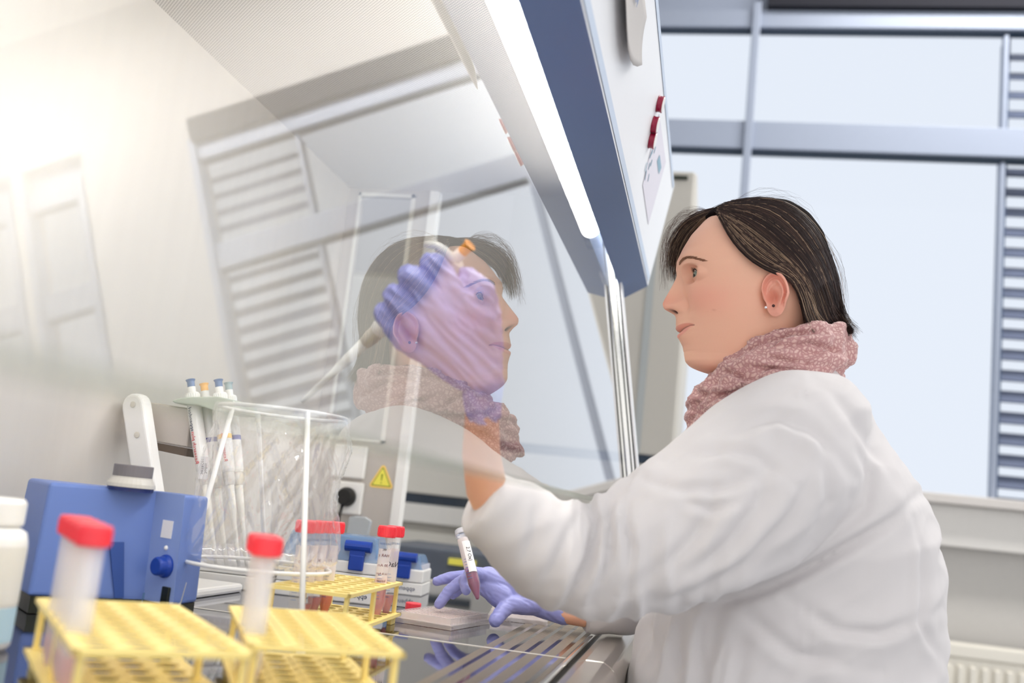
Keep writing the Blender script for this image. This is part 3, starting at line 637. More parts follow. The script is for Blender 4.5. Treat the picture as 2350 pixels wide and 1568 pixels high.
p=V(947,1402,z=-0.161); MB().lathe([(0.0112,0),(0.0112,0.0105),(0.0104,0.0118)],28,(p[0],p[1],WT+0.0004)).build('cap',M['red'],t,smooth=False)
# ---- tube held in the left hand
ht=conical_tube('open conical tube of purple liquid held upright in the gloved hand over the plate',1,M['magenta'],0.040,[('SARSTEDT',M['ink_blue'],0.0036,0.093)],capped=False,name='open_centrifuge_tube')
A=V(1097,1377,y=1.270); B=V(1060,1226,y=1.315); ax=Vector(B-A).normalized()
zr=Vector((0,0,1)).rotation_difference(ax); ht.rotation_mode='XYZ'; ht.location=tuple(A); ht.rotation_euler=zr.to_euler()
m=MB(); m.lathe([(0.0072,0.0405),(0.0072,0.058),(0.0068,0.0582)],20); m.build('thin_medium',M['magenta_lt'],ht,local=True)
m=MB(); m.lathe([(0.0090,0.0955),(0.0095,0.0965),(0.0090,0.0975),(0.0086,0.103),(0.0076,0.103),(0.0074,0.096)],28,cap=False); m.build('threaded_rim',M['tubewall_f'],ht,smooth=True,local=True)
m=MB(); n=8; R=0.0087; a0,a1=-math.pi/2-0.15,-math.pi/2+1.15
m.add([(R*math.cos(a0+(a1-a0)*i/n),R*math.sin(a0+(a1-a0)*i/n),z) for z in (0.036,0.082) for i in range(n+1)],[(i,i+1,i+n+2,i+n+1) for i in range(n)]); m.build('paper_label',M['label_w'],ht,local=True)
tm=text_mb('2.7 Ox)',0.0068); tm.v=[((R+0.0003)*math.cos(-math.pi/2+0.5+p[1]/R),(R+0.0003)*math.sin(-math.pi/2+0.5+p[1]/R),0.062+p[0]) for p in tm.v]; tm.build('handwriting',M['ink_dark'],ht,local=True)
# ---- tip boxes
def tip_box(label, c, rz, txt=True, L=0.126, D=0.082, HB=0.060, HL=0.036, small=False, lx=0.0):
    t=thing('tip_box',label,'box',(c[0],c[1],WT),rz,'pipette tip boxes')
    m=MB()
    for (z0,z1,i) in ((0.0,0.020,0.0),(0.0208,0.041,0.0006),(0.0418,HB,0.0012)):
        m.span((-L/2+i,-D/2+i,z0),(L/2-i,D/2-i,z1))
    m.build('body',M['plastic_white'],t,local=True,bevel=0.002)
    m=MB(); zt=HB+HL; i=0.006
    base=[(-L/2+0.002,-D/2+0.002),(L/2-0.002,-D/2+0.002),(L/2-0.002,D/2-0.002),(-L/2+0.002,D/2-0.002)]; top=[(-L/2+0.012,-D/2+0.010),(L/2-0.012,-D/2+0.010),(L/2-0.012,D/2-0.006),(-L/2+0.012,D/2-0.006)]
    m.add([(x,y,HB+0.0006) for x,y in base]+[(x,y,zt) for x,y in top],[(0,1,5,4),(1,2,6,5),(2,3,7,6),(3,0,4,7),(4,5,6,7)])
    o=m.build('lid',M['clear'] if small else M['lid_blue'],t,local=True,bevel=0.003)
    m=MB()
    for a in range(12):
        for b_ in range(8): m.lathe([(0.0030,HB),(0.0028,HB+0.012)],8,(-0.0495+a*0.009,-0.0315+b_*0.009,0))
    m.build('pipette_tips',M['tubewall_f'],t,local=True)
    if small: return t
    m=MB(); m.span((lx-0.011,-D/2-0.005,HB-0.012),(lx+0.011,-D/2+0.001,HB+0.010)); m.build('latch',M['latch'],t,local=True,bevel=0.002)
    if small: return t
    m=MB(); m.tube([(lx-0.019,-D/2+0.001,HB+0.022),(lx+0.019,-D/2+0.001,HB+0.022)],0.0080,14); m.span((lx-0.011,-D/2-0.004,HB+0.008),(lx+0.011,-D/2+0.002,HB+0.020)); m.build('hinge_tab',M['latch'],t,local=True)
    if txt:
        tm=text_mb('eppendorf',0.0105); tm.v=[(p[0]+lx,-D/2-0.0004,p[1]+0.011) for p in tm.v]; tm.build('printed_name',M['ink_navy'],t,local=True)
        tm=text_mb('(y)',0.010); tm.v=[(p[0]+lx,-D/2-0.0002,p[1]+0.030) for p in tm.v]; tm.build('printed_logo',M['ink_navy'],t,local=True)
    return t
p=V(935,1362,z=-0.162); tip_box('white tip box with blue latch at the right, farther from the bag',(-0.500,1.665),0.10,L=0.11,D=0.08,HB=0.038,HL=0.026,lx=0.022)
tip_box('white tip box with translucent blue lid, between the bag and the pink tube',(-0.530,1.455),0.12,HB=0.058,HL=0.036,L=0.15,lx=0.040)
tip_box('white tip box behind the clear bag, leftmost',(-0.674,1.440),0.10,HB=0.036,HL=0.022,L=0.12,D=0.08,small=True)
# small grey plastic holder behind the boxes
t=thing('plastic_scoop','frosted grey plastic scoop leaning behind the tip boxes below the socket','scoop',tuple(V(822,1300,y=1.78)))
m=MB(); c=V(822,1218,y=1.80)
pts=[(-0.022,0.022),(-0.012,0.026),(0.010,0.026),(0.022,0.020),(0.019,-0.005),(0.010,-0.026),(0.005,-0.10),(-0.012,-0.10),(-0.012,-0.026),(-0.023,-0.010)]
m.prism([(c[0]+x,c[1],max(c[2]+z,WT+0.001)) for x,z in pts],(0,0.012,0)); m.build('blade',mat('frosted_grey',(190,196,200),0.4,alpha=0.75),t,bevel=0.003)
# ---- vortex mixer
vx=thing('vortex_mixer','blue vortex mixer with grey rubber cup and a round dial','vortex mixer',(-0.66,1.12,WT))
Hh=0.138
fl=V(58,1398,z=-0.157); frr=V(324,1404,z=-0.157); fk=V(392,1420,z=-0.157); rr=V(448,1410,z=-0.157)
fl=np.array([fl[0],fl[1]]); frr=np.array([frr[0],frr[1]]); fk=np.array([fk[0],fk[1]])
uu=(frr-fl)/np.linalg.norm(frr-fl); nn_=np.array([-uu[1],uu[0]])
E1=frr+ (uu*0.6-nn_*0.0)*0.0
A0=fl; A1=frr; A2=fk; A3=np.array([rr[0],rr[1]]); A4=A3+nn_*0.055-uu*0.02; A5=fl+nn_*0.115-uu*0.0
zb=WT+0.018; zt=WT+0.013+0.122
m=MB(); m.m=0
base=[A0,A1,A2,A3,A4,A5]; ins=[A0+nn_*0.008+uu*0.004,A1+nn_*0.008-uu*0.002,A2+nn_*0.006-uu*0.003,A3-uu*0.004,A4-uu*0.004-nn_*0.004,A5+uu*0.004-nn_*0.004]
n=6
vs=[(p[0],p[1],zb) for p in base]+[(p[0],p[1],zt) for p in ins]
m.add(vs,[(0,1,7,6),(2,3,9,8),(3,4,10,9),(4,5,11,10),(5,0,6,11),tuple(range(6,12)),tuple(range(0,6))[::-1]]); m.m=1; m.add([vs[1],vs[2],vs[8],vs[7]],[(0,1,2,3)])
bd=m.build('body',[M['vortex'],M['vortex_lt']],vx,bevel=0.004,seg=3)
m=MB(); m.prism([(*(p*0.97+0.03*(base[0]+base[3])/2),WT+0.001) for p in base],(0,0,0.017)); m.build('base',M['dark_metal'],vx)
# recessed grip on the front
def onf(px,py): # point on the front face
    n3=np.array([-uu[1],uu[0],0.0]); P=np.array([*fl,WT]); w=R_(px,py); C0=np.array([0,0,ZC]); s_=((P-C0)@n3)/(w@n3); return w*s_+C0
n3=np.array([nn_[0],nn_[1],0.0])
m=MB(); a_=onf(252,1245);b_=onf(285,1245);c_=onf(283,1372);d_=onf(262,1372)
m.prism([a_-n3*0.0012+n3*0.004,b_-n3*0.0012+n3*0.004,c_-n3*0.0012+n3*0.002,d_-n3*0.0012+n3*0.002],-n3*0.003); m.build('grip_recess',mat('deep_blue_enamel',(44,78,150),0.5),vx)
# dial and label on the pale chamfer
fc=(A1+A2)/2; fn=np.array([(A2-A1)[1],-(A2-A1)[0]]); fn/=np.linalg.norm(fn); fn3=np.array([fn[0],fn[1],0]); cu_=(A2-A1)/np.linalg.norm(A2-A1); cu3=np.array([cu_[0],cu_[1],0])
def onc(px,py,off=0.0015):
    P=np.array([fc[0],fc[1],WT])+fn3*off-np.array([0,0,0]); w=R_(px,py); C0=np.array([0,0,ZC]); s_=((P-C0)@fn3)/(w@fn3); return w*s_+C0
kc=onc(383,1300,-0.001)
m=MB(); m.lathe([(0.0125,0),(0.0125,0.004),(0.0105,0.006),(0.0098,0.014),(0.0085,0.0155)],28,kc,fn3); m.build('dial',M['latch'],vx,bevel=0.0008)
m=MB(); c=onc(384,1215,0.0005); m.box(c,(0.0175,0.0015,0.019),rz=math.atan2(cu_[1],cu_[0])); m.build('label',M['label_w'],vx)
m=MB(); c=onc(382,1258,0.0002); m.sphere(c,0.0028); m.build('indicator',M['plastic_white'],vx,smooth=True)
m=MB(); c=onc(380,1367,0.001); m.box(c,(0.012,0.004,0.018),rz=math.atan2(cu_[1],cu_[0])); m.build('rocker_switch',M['dark_metal'],vx,bevel=0.001)
m=MB(); c=onc(345,1372,0.0); m.box(onf(340,1376)-n3*0.0008,(0.014,0.001,0.014),rz=math.atan2(uu[1],uu[0])); m.build('label',M['lid_blue'],vx)
tc_=V(292,1166,z=(zt-ZC)); cc=np.array([tc_[0],tc_[1]+0.035,zt]); w=R_(292,1168); cc=np.array([*( (A0+A1+A3+A5)/4),zt]); 
cc=V(292,1168,y=float(cc[1])); cc[2]=zt
m=MB(); m.lathe([(0.024,-0.002),(0.0245,0.002)],32,cc); m.build('collar',M['navy'],vx)
m=MB(); m.lathe([(0.026,0.002),(0.0255,0.006),(0.0215,0.012),(0.0212,0.0135)],32,cc); m.build('cup_skirt',M['lightgrey'],vx,smooth=False,bevel=0.0005)
m=MB(); m.lathe([(0.021,0.0135),(0.021,0.026),(0.0195,0.0265),(0.012,0.021)],32,cc,cap=True); m.build('rubber_cup',M['rubber'],vx,smooth=False,bevel=0.0004)
# ---- pipette stand: leaning post, bar, holder
ps=thing('pipette_stand','white leaning pipette stand with a grey cross bar and pale green holder','pipette stand',(-0.70,1.26,WT))
top=V(310,905,y=1.23); bot=V(352,1188,y=1.23); ax=top-bot; ax/=np.linalg.norm(ax); bot=bot-ax*(bot[2]-WT-0.004)/ax[2]
side=np.array([math.cos(-0.15),math.sin(-0.15),0]); side-=ax*np.dot(side,ax); side/=np.linalg.norm(side); dep=np.cross(ax,side)
if dep[1]<0: dep=-dep
hw=0.0175; m=MB(); pts=[bot-side*hw,bot+side*hw]
tt=top-ax*hw
for k in range(9):
    a=k*math.pi/8; pts.append(tt+side*hw*math.cos(a)+ax*hw*math.sin(a))
m.prism([p-dep*0.01 for p in pts],dep*0.020); po=m.build('post',M['plastic_white'],ps,bevel=0.004,seg=3)
for (px,py) in ((300,928),(309,998)):
    c=V(px,py,y=1.215); c=c+dep*(np.dot((top-dep*0.0105-c),dep)); m=MB(); m.lathe([(0.0042,0),(0.0042,0.0006),(0.003,0.0009)],18,c,-dep); m.box(c-dep*0.0011,(0.004,0.0004,0.0008)); m.build('screw',M['seam_white'],ps)
a_=V(330,965,y=1.262); b_=V(436,988,y=1.285); 
m=MB(); d=b_-a_; hz=0.026; m.prism([a_+[0,0,hz],b_+[0,0,hz+0.004],b_+[0,0,-hz+0.002],a_+[0,0,-hz]],(0,0.03,0)); m.build('cross_bar',mat('warm_grey_metal',(186,178,170),0.35,metal=0.3),ps,bevel=0.002)
m=MB(); m.prism([a_+[0,0.001,-hz-0.001],b_+[0,0.001,-hz+0.001],b_+[0,0.001,-hz-0.010],a_+[0,0.001,-hz-0.010]],(0,0.028,0)); m.build('bar_shadow_strip',mat('brown_shadow',(96,82,70),0.5),ps)  # shadow along the bar's underside, built as a brown strip
# lower support, mostly behind other things
m=MB(); m.box((-0.69,1.30,WT+0.006),(0.11,0.16,0.012)); m.build('foot_plate',M['plastic_white'],ps,bevel=0.004)
# holder bracket
def quad(pxs,yy,th,mt,nm,bev=0.002):
    m=MB(); m.prism([V(a,b,y=yy) for a,b in pxs],(0,th,0)); return m.build(nm,mt,ps,bevel=bev,seg=3)
quad(((393,920),(408,914),(430,911),(500,910),(536,918),(536,945),(500,945),(452,930),(425,928),(400,925)),1.262,0.075,M['grey_green'],'holder')
# ---- pipettes
def pipette(label, pt, pb, btn, band=None, txt=None, rect=True, side_=0.0):
    """pt: top of the button, pb: tip"""
    pt=np.array(pt);pb=np.array(pb); ax=(pb-pt); L=np.linalg.norm(ax); ax/=L
    t=thing('pipette',label,'pipette',tuple(pb),group='pipettes hanging in the stand')
    def P(s): return pt+ax*s
    MB().lathe([(0.0068,0),(0.0062,0.0012),(0.0052,0.003),(0.0052,0.011)],24,pt,ax).build('plunger_button',btn,t,smooth=False,bevel=0.0003)
    MB().lathe([(0.0056,0.011),(0.0056,0.020)],24,pt,ax).build('ejector_collar',M['plastic_white'],t)
    m=MB(); m.lathe([(0.0090,0.020),(0.0094,0.022),(0.0094,0.036),(0.0086,0.037)],28,pt,ax)
    for k in range(20):
        a=2*math.pi*k/20; u=np.cross(ax,[0,1.0,0]); u/=np.linalg.norm(u); w=np.cross(ax,u); d=u*math.cos(a)+w*math.sin(a); m.tube([P(0.022)+d*0.0094,P(0.035)+d*0.0094],0.0008,5)
    m.build('volume_ring',M['plastic_white'],t)
    m=MB(); m.lathe([(0.0095,0.037),(0.0098,0.05),(0.0096,0.10),(0.0092,0.128),(0.0080,0.132)],28,pt,ax); m.build('handle',M['plastic_white'],t,smooth=False,bevel=0.0005)
    m=MB(); m.lathe([(0.0078,0.132),(0.0078,0.142),(0.0066,0.149),(0.0062,0.150)],24,pt,ax); m.build('lower_sleeve',M['seam_white'],t)
    m=MB(); m.lathe([(0.0060,0.150),(0.0050,0.185),(0.0036,0.200),(0.0030,L-0.012),(0.0020,L)],20,pt,ax); m.build('tip_cone',M['cream'],t,smooth=True)
    u=np.cross(ax,[0,1.0,0]); u/=np.linalg.norm(u); fr=np.array([0.0,-1.0,0.0]); fr-=ax*np.dot(fr,ax); fr/=np.linalg.norm(fr)
    R=0.0099
    if band:
        m=MB(); m.lathe([(0.0099,0.079),(0.0099,0.0855)],28,pt,ax,cap=False); m.build('colour_band',band,t)
    if rect:
        m=MB(); c=P(0.060)+fr*R*0.93+u*0.003*(-1); m.box(c,(0.0028,0.0006,0.024),rot=Matrix((Vector(u),Vector(fr),Vector(ax))).transposed()); m.build('volume_window',M['grey_dial'],t)
    if txt:
        for (s,sz,pos,mt,off) in txt:
            tm=text_mb(s,sz,mirror=True); vs=[]
            for p in tm.v:
                a=off+p[1]/R; vs.append(P(pos+p[0]*-1.0*-1.0)+ (fr*math.cos(a)+u*math.sin(a))*(R+0.0003))
            tm.v=[tuple(v) for v in vs]; tm.build('printed_name' if sz>0.006 else 'printed_text',mt,t)
    return t
txt_main=[('eppendorf',0.0082,0.058,M['ink_navy'],-0.25),('Research plus',0.0082,0.098,M['ink_red'],-0.25)]
def pp(px0,py0,y0,px1,py1,y1): return V(px0,py0,y=y0),V(px1,py1,y=y1)
a,b=pp(437,872,1.285,497,1300,1.275); pa=pipette('pipette with a steel blue button, front left of the four in the stand',a,b,M['blue_btn'],None,txt_main,rect=False)
a,b=pp(468,881,1.305,520,1300,1.30); pipette('pipette with an amber button, second in the stand',a,b,M['yel_btn'],M['ink_navy'] if False else mat('navy_band',(48,56,150),0.4),None)
a,b=pp(501,872,1.30,548,1300,1.29); pipette('pipette with a steel blue button, third in the stand beside the bag',a,b,M['blue_btn'],mat('amber_band',(250,206,110),0.4),[('Research plus',0.0072,0.098,M['ink_red'],0.25)])
a,b=pp(524,879,1.345,566,1300,1.335); pipette('pipette with a grey-green button, farthest right in the stand',a,b,mat('grey_green_button',(150,170,172),0.35),mat('navy_band',(48,56,150),0.4),None,rect=False)
# calibration sticker on the first pipette
m=MB(); c=V(468,1074,y=1.262); m.box(c,(0.0125,0.0008,0.030),rot=Matrix.Rotation(-0.06,3,'Y')@Matrix.Rotation(-0.05,3,'X')); so=m.build('sticker',M['label_w'],pa)
tm=text_mb('CHITROM',0.0052); place_text(tm,c+np.array([-0.0025,-0.0008,0]),(0.10,0,-1),(1,0,0.1)); tm.build('printed_text',M['ink_dark'],pa)
tm=text_mb('IE 3o8m',0.0062); place_text(tm,c+np.array([0.0035,-0.0008,-0.004]),(0.10,0,-1),(1,0,0.1)); tm.build('handwriting',M['ink_dark'],pa)
# ---- bag stand and bag
bs=thing('bag_stand','white wire tripod holder for a clear waste bag','stand',(-0.47,1.12,WT))
RC=V(652,948,y=1.10); rr_=0.0735
def circ(c,r,n=48,ph=0.0,ell=1.0): return [np.array([c[0]+r*math.cos(2*math.pi*k/n+ph),c[1]+ell*r*math.sin(2*math.pi*k/n+ph),c[2]]) for k in range(n+1)]
MB().tube(circ(RC,rr_),0.0022,8,cap=False).build('top_ring',M['wire'],bs,smooth=True)
LA=V(690,1500,z=-0.1605); LB=V(398,1425,z=-0.1605); LC=V(612,1372,z=-0.1605)
TA=V(712,975,y=1.10-0.062); TB=V(522,950,y=1.115); TC=V(575,938,y=1.165)
for P_,Q_ in ((TA,LA),(TB,LB),(TC,LC)):
    q=RC+ (P_-RC)*0; d=np.array([P_[0]-RC[0],P_[1]-RC[1],0]); d/=np.linalg.norm(d); P2=RC+d*rr_
    MB().tube([P2,Q_],0.0030,10).build('leg',M['wire'],bs,smooth=True)
    MB().lathe([(0.0045,-0.001),(0.0045,0.004)],12,(Q_[0],Q_[1],WT+0.001)).build('foot_cap',M['plastic_white'],bs)
zl=-0.098; t_=(Zr(zl)-RC[2])/(WT-RC[2]); lc=RC*(1-t_)+(LA+LB+LC)/3*t_
MB().tube(circ((lc[0],lc[1],Zr(zl)),0.0835),0.0022,8,cap=False).build('lower_ring',M['wire'],bs,smooth=True)
bg=thing('waste_bag','crumpled clear plastic waste bag hanging in the wire stand','bag',tuple(RC))
NS,NA=110,240; vs=[];rnd=random.Random(5)
for i in range(NS+1):
    u=i/NS; z=RC[2]+0.002-u*0.183
    c=RC*(1-u)+lc*u
    for k in range(NA):
        a=2*math.pi*k/NA; r=rr_+0.002+0.004*u
        f1=mnoise.noise(Vector((math.cos(a)*2.2,math.sin(a)*2.2,u*3.0)))
        f2=1-abs(mnoise.noise(Vector((math.cos(a+u*0.8)*5+3,math.sin(a+u*0.8)*5,u*2.6))))*2.6
        f3=1-abs(mnoise.noise(Vector((math.cos(a-u*1.4)*8+3,math.sin(a-u*1.4)*8,u*3.2+7))))*2.6
        amp=min(1,u*5); r*=1+amp*(0.10*f1+0.05*f2+0.012*f3)-0.55*max(0,(u-0.90)/0.10)**2
        vs.append((c[0]+r*math.cos(a),c[1]+r*math.sin(a),z))
fs=[(i*NA+k,i*NA+(k+1)%NA,(i+1)*NA+(k+1)%NA,(i+1)*NA+k) for i in range(NS) for k in range(NA)]+[tuple(range(NS*NA,(NS+1)*NA))]
m=MB(); m.add(vs,fs); m.build('bag_wall',M['bag'],bg,smooth=True)
# folded rim over the ring
vs=[]
for i in range(7):
    u=i/6
    for k in range(NA):
        a=2*math.pi*k/NA; r=rr_+0.0035+0.002*math.sin(u*3)+0.0022*mnoise.noise(Vector((math.cos(a)*6,math.sin(a)*6,u*2))); vs.append((RC[0]+r*math.cos(a),RC[1]+r*math.sin(a),RC[2]+0.003-u*(0.022+0.010*mnoise.noise(Vector((math.cos(a)*2,math.sin(a)*2,5))))))
m=MB(); m.add(vs,[(i*NA+k,i*NA+(k+1)%NA,(i+1)*NA+(k+1)%NA,(i+1)*NA+k) for i in range(6) for k in range(NA)]); m.build('folded_rim',M['bag'],bg,smooth=True)
# ---- white bottle, bottom left
bt=thing('reagent_bottle','white plastic bottle with a white cap and a pale blue label at the left edge','bottle',(-0.60,0.76,WT))
c=V(-41,1300,y=0.76); cx_,cy_=c[0],c[1]
zt_=V(20,1212,y=0.76)[2]; rb=0.0315
MB().lathe([(rb*0.9,0),(rb,0.004),(rb,zt_-WT-0.012),(rb*0.93,zt_-WT-0.004),(rb*0.72,zt_-WT),(rb*0.62,zt_-WT+0.001)],40,(cx_,cy_,WT+0.0005)).build('body',M['plastic_white'],bt,smooth=True)
MB().lathe([(rb*0.80,zt_-WT+0.001),(rb*0.82,zt_-WT+0.004),(rb*0.82,zt_-WT+0.020),(rb*0.74,zt_-WT+0.0235)],40,(cx_,cy_,WT+0.0005)).build('cap',M['plastic_white'],bt,smooth=False,bevel=0.001)
MB().lathe([(rb+0.0003,0.008),(rb+0.0003,0.036)],40,(cx_,cy_,WT),cap=False).build('label',mat('pale_blue_label',(186,216,230),0.5,noise=0.08),bt,smooth=True)
MB().lathe([(rb+0.0004,0.038),(rb+0.0004,0.085)],40,(cx_,cy_,WT),cap=False).build('label',M['cream'],bt,smooth=True)
# ================================================================== THE WOMAN
YM=1.315
def fxz(pts,y=YM):
    r=[V(a,b,y=y) for a,b in pts]; r=sorted([(p[2],p[0]) for p in r]); return np.array([p[0] for p in r]),np.array([p[1] for p in r])
def smooth1(x,n=3):
    for _ in range(n): x=np.concatenate([[x[0]],(x[:-2]+2*x[1:-1]+x[2:])/4,[x[-1]]])
    return x
FB=fxz([(1715,470),(1675,477),(1640,492),(1610,520),(1583,550),(1565,580),(1554,605),(1550,624),(1556,648),(1562,670),(1566,700),(1569,730),(1567,750),(1567,780),(1568,800),(1568,818),(1571,834),(1580,844),(1596,851),(1625,858),(1670,864),(1692,880),(1700,960)])
FA=fxz([(1550,624),(1551,640),(1549,648),(1542,662),(1531,682),(1523,696),(1519.5,704),(1520,710),(1523.5,717),(1533,723),(1546,729),(1549.5,734),(1550,742),(1549.5,750),(1550.5,758),(1554,765),(1558,770),(1555.5,775),(1555.5,781),(1560,790),(1565,800),(1567,812)])
BK=fxz([(1725,470),(1770,472),(1815,484),(1855,512),(1882,550),(1897,600),(1899,650),(1890,700),(1868,740),(1850,775),(1842,820),(1838,870),(1838,960)])
HWp=[(470,0.004),(474,0.022),(482,0.038),(500,0.054),(530,0.066),(570,0.0735),(610,0.0765),(650,0.0755),(690,0.072),(730,0.0675),(770,0.061),(800,0.056),(830,0.052),(860,0.050),(960,0.056)]
HWz=np.array([V(1735,b,y=YM)[2] for a,b in [(0,p[0]) for p in HWp]][::-1]); HWv=np.array([p[1] for p in HWp][::-1])
ztop=V(1722,470,y=YM)[2]; zbot=V(1760,950,y=YM)[2]; zjaw=V(1590,846,y=YM)[2]
nz=470; zs=np.linspace(zbot,ztop-0.0002,nz)
xf=smooth1(np.interp(zs,*FB),6); xb=smooth1(np.interp(zs,*BK),12); hw=smooth1(np.interp(zs,HWz,HWv),12)
xa=smooth1(np.interp(zs,*FA),1); zlo,zhi=FA[0][0],FA[0][-1]
xcen=V(1765,650,y=YM)[0]
nth=360
u_=np.linspace(-1,1,nth,endpoint=False); ph=np.pi*(0.55*u_+0.45*u_**3)
Zg,PH=np.meshgrid(zs,ph,indexing='ij'); XF=xf[:,None];XB=xb[:,None];HW=hw[:,None]
XC=np.minimum(np.maximum(xcen,XF+0.02),XB-0.02)
c=np.cos(PH); s=np.sin(PH)
nf=2.25-0.45*np.clip((V(1700,740,y=YM)[2]-Zg)/0.05,0,1); nb=2.15
nn2=np.where(c>0,nf,nb)
rr=(np.abs(c)**nn2+np.abs(s)**nn2)**(-1/nn2)
DX=np.where(c>0,XC-XF,XB-XC)
X=XC-rr*c*DX; S=rr*s*HW            # S: lateral, + toward the camera
def G(a,b): return np.exp(-(a/b)**2)
front=np.clip(c*1.6,0,1)
zp=lambda py,px=1560: V(px,py,y=YM)[2]
# nose / muzzle : from base to the measured profile
amp=np.where((zs>zlo)&(zs<zhi),xf-xa,0.0); amp=smooth1(np.maximum(amp,0),2)[:,None]
zc_=Zg
sig=np.interp(zs,[zp(812),zp(790),zp(765),zp(742),zp(732),zp(722),zp(706),zp(690),zp(660),zp(630)],[0.022,0.020,0.0200,0.0175,0.0150,0.0125,0.0100,0.0082,0.0068,0.0070])[:,None]
pw=2.4
X-= amp*np.exp(-np.abs(S/sig)**pw)*front
# wings of the nose
for sg in (-1,1):
    X-= 0.0088*G(S-sg*0.0132,0.0054)*G(Zg-zp(713,1568),0.0072)*front
    X+= 0.0038*G(S-sg*0.0205,0.0030)*G(Zg-zp(713,1575),0.0080)*front
    X+= 0.0085*G(S-sg*0.0062,0.0034)*G(Zg-zp(724.5,1548),0.0022)*front      # nostrils
    X+= 0.0030*G(S-sg*0.031,0.0150)*G(Zg-zp(640,1600),0.0105)*front          # eye sockets
    X+= 0.0010*G(S-sg*0.017,0.0065)*G(Zg-zp(648,1580),0.011)*front
    X-= 0.0022*G(S-sg*0.030,0.020)*G(Zg-zp(607,1590),0.0065)*front           # brow
    X-= 0.0045*G(S-sg*0.040,0.017)*G(Zg-zp(700,1620),0.018)*front            # cheek bone
    X-= 0.0022*G(S-sg*0.022,0.011)*G(Zg-zp(745,1590),0.016)*front
    X+= 0.0016*G(S-sg*0.0255,0.0045)*G(Zg-zp(757,1594),0.006)*front          # corner of the mouth
# lips
zmid=zp(769.5)+0.0066*np.clip(np.abs(S)/0.024,0,1)**1.6
mw=np.clip(1-(np.abs(S)/0.029)**2,0,1)
X+= 0.0022*G(Zg-zmid,0.0011)*mw**0.5*front*(np.abs(S)<0.029)
X-= 0.0012*G(Zg-(zmid+0.0042),0.0028)*mw*front; X-= 0.0016*G(Zg-(zmid-0.0045),0.0032)*mw*front
X+= 0.0008*G(S,0.0022)*G(Zg-zp(740),0.005)*front                              # philtrum
# eyes
EYES=[]
for sg in (-1,1):
    ex=V(1580,638,y=YM-0.031)[0]+0.0118; ez=V(1606,638,y=YM-0.031)[2]; es=sg*0.031; EYES.append((ex,es,ez))
    ds=S-es; dz=Zg-ez; r=0.0129
    q=np.maximum(r*r-ds**2-dz**2,(0.0092)**2); xs_=ex-np.sqrt(q)
    dsn=ds*sg; e_=np.sqrt((ds/np.where(dsn<0,0.0150,0.0195))**2+(dz/0.0115)**2); w_=np.clip((1.22-e_)/0.42,0,1); w_=w_*w_*(3-2*w_)*(c>0)
    X=X*(1-w_)+xs_*w_
    sd=ds*sg                                        # + outwards
    t=np.clip((sd+0.0135)/0.028,0,1); up_=0.0060*np.sin(np.pi*t**0.85)**0.8+0.0022*(t-0.4); lo_=-0.0048*np.sin(np.pi*t**1.15)**0.9+0.0022*(t-0.4)
    op=(sd>-0.0135)&(sd<0.0145)&(dz<up_)&(dz>lo_)&(c>0)
    X=np.where(op,ex-np.sqrt(np.maximum(0.0088**2-ds**2-dz**2,0)),X)
    X-= 0.0009*G(dz-(up_+0.0012),0.0010)*np.clip(1-(sd/0.0165)**4,0,1)*front   # upper lid roll
    X+= 0.0011*G(dz-(up_+0.0040),0.0011)*np.clip(1-(sd/0.017)**2,0,1)*front    # lid crease
EX0=V(1757,676,y=YM-0.074)
for sg in (-1,1):
    S=S-sg*0.011*np.exp(-((X-EX0[0]+0.002)/0.0105)**2-((Zg-EX0[2]+0.002)/0.0150)**2)*(S*sg>0.03)
Y=YM-S
HP_=np.stack([X,Y,Zg],-1)
# colour
col=np.zeros((nz,nth,3)); base=np.array(lin((240,188,162))); col[:]=base
def blend(mask,rgb): 
    global col
    col=col*(1-mask[...,None])+np.array(lin(rgb))*mask[...,None]
blend(0.35*sum(G(S-sg*0.046,0.022)*G(Zg-zp(706,1640),0.02) for sg in (-1,1))*front,(232,140,128))
blend(0.45*G(S,0.012)*G(Zg-zp(704),0.010)*front,(228,140,124))
lipu=np.clip((Zg-zmid)/0.0008,0,1)*np.clip(((zmid+0.0078*mw**0.7-0.0012*G(S,0.003))-Zg)/0.0012,0,1)*(mw>0)*front
lipl=np.clip((zmid-Zg)/0.0004,0,1)*np.clip((Zg-(zmid-0.0086*mw**0.8))/0.0015,0,1)*(mw>0)*front
blend(0.7*lipu,(214,130,118)); blend(0.7*lipl,(232,154,144)); blend(0.7*G(Zg-zmid,0.0007)*(mw>0.02)*front,(120,50,46))
for sg in (-1,1): blend(np.clip(1.3*G(S-sg*0.0062,0.0030)*G(Zg-zp(724.5,1548),0.0022),0,1)*front,(60,20,18))
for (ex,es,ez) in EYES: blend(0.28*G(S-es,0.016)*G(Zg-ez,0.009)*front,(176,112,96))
for (ds_,py,px) in ((0.050,735,1655),): blend(0.3*G(S-ds_,0.0012)*G(Zg-zp(py,px),0.0012),(190,110,90))
def grid_faces(n,m,wrap=True): return [(i*m+k,i*m+(k+1)%m,(i+1)*m+(k+1)%m,(i+1)*m+k) for i in range(n-1) for k in range(m if wrap else m-1)]
def skin_mat(name,attr=True,rgb=(234,178,150)):
    m=mat(name,rgb,0.48,sss=0.12,bump=0.06,bscale=900,spec=0.35); t=m.node_tree; p=t.nodes['Principled BSDF']
    if attr:
        a=t.nodes.new('ShaderNodeVertexColor'); a.layer_name='Col'; t.links.new(a.outputs[0],p.inputs['Base Color'])
    return m
M['skin']=skin_mat('skin'); M['skin_plain']=skin_mat('skin_arm',False,(234,178,148))
hv=HP_.reshape(-1,3).tolist(); hf_=grid_faces(nz,nth); hcol=col.reshape(-1,3).tolist()
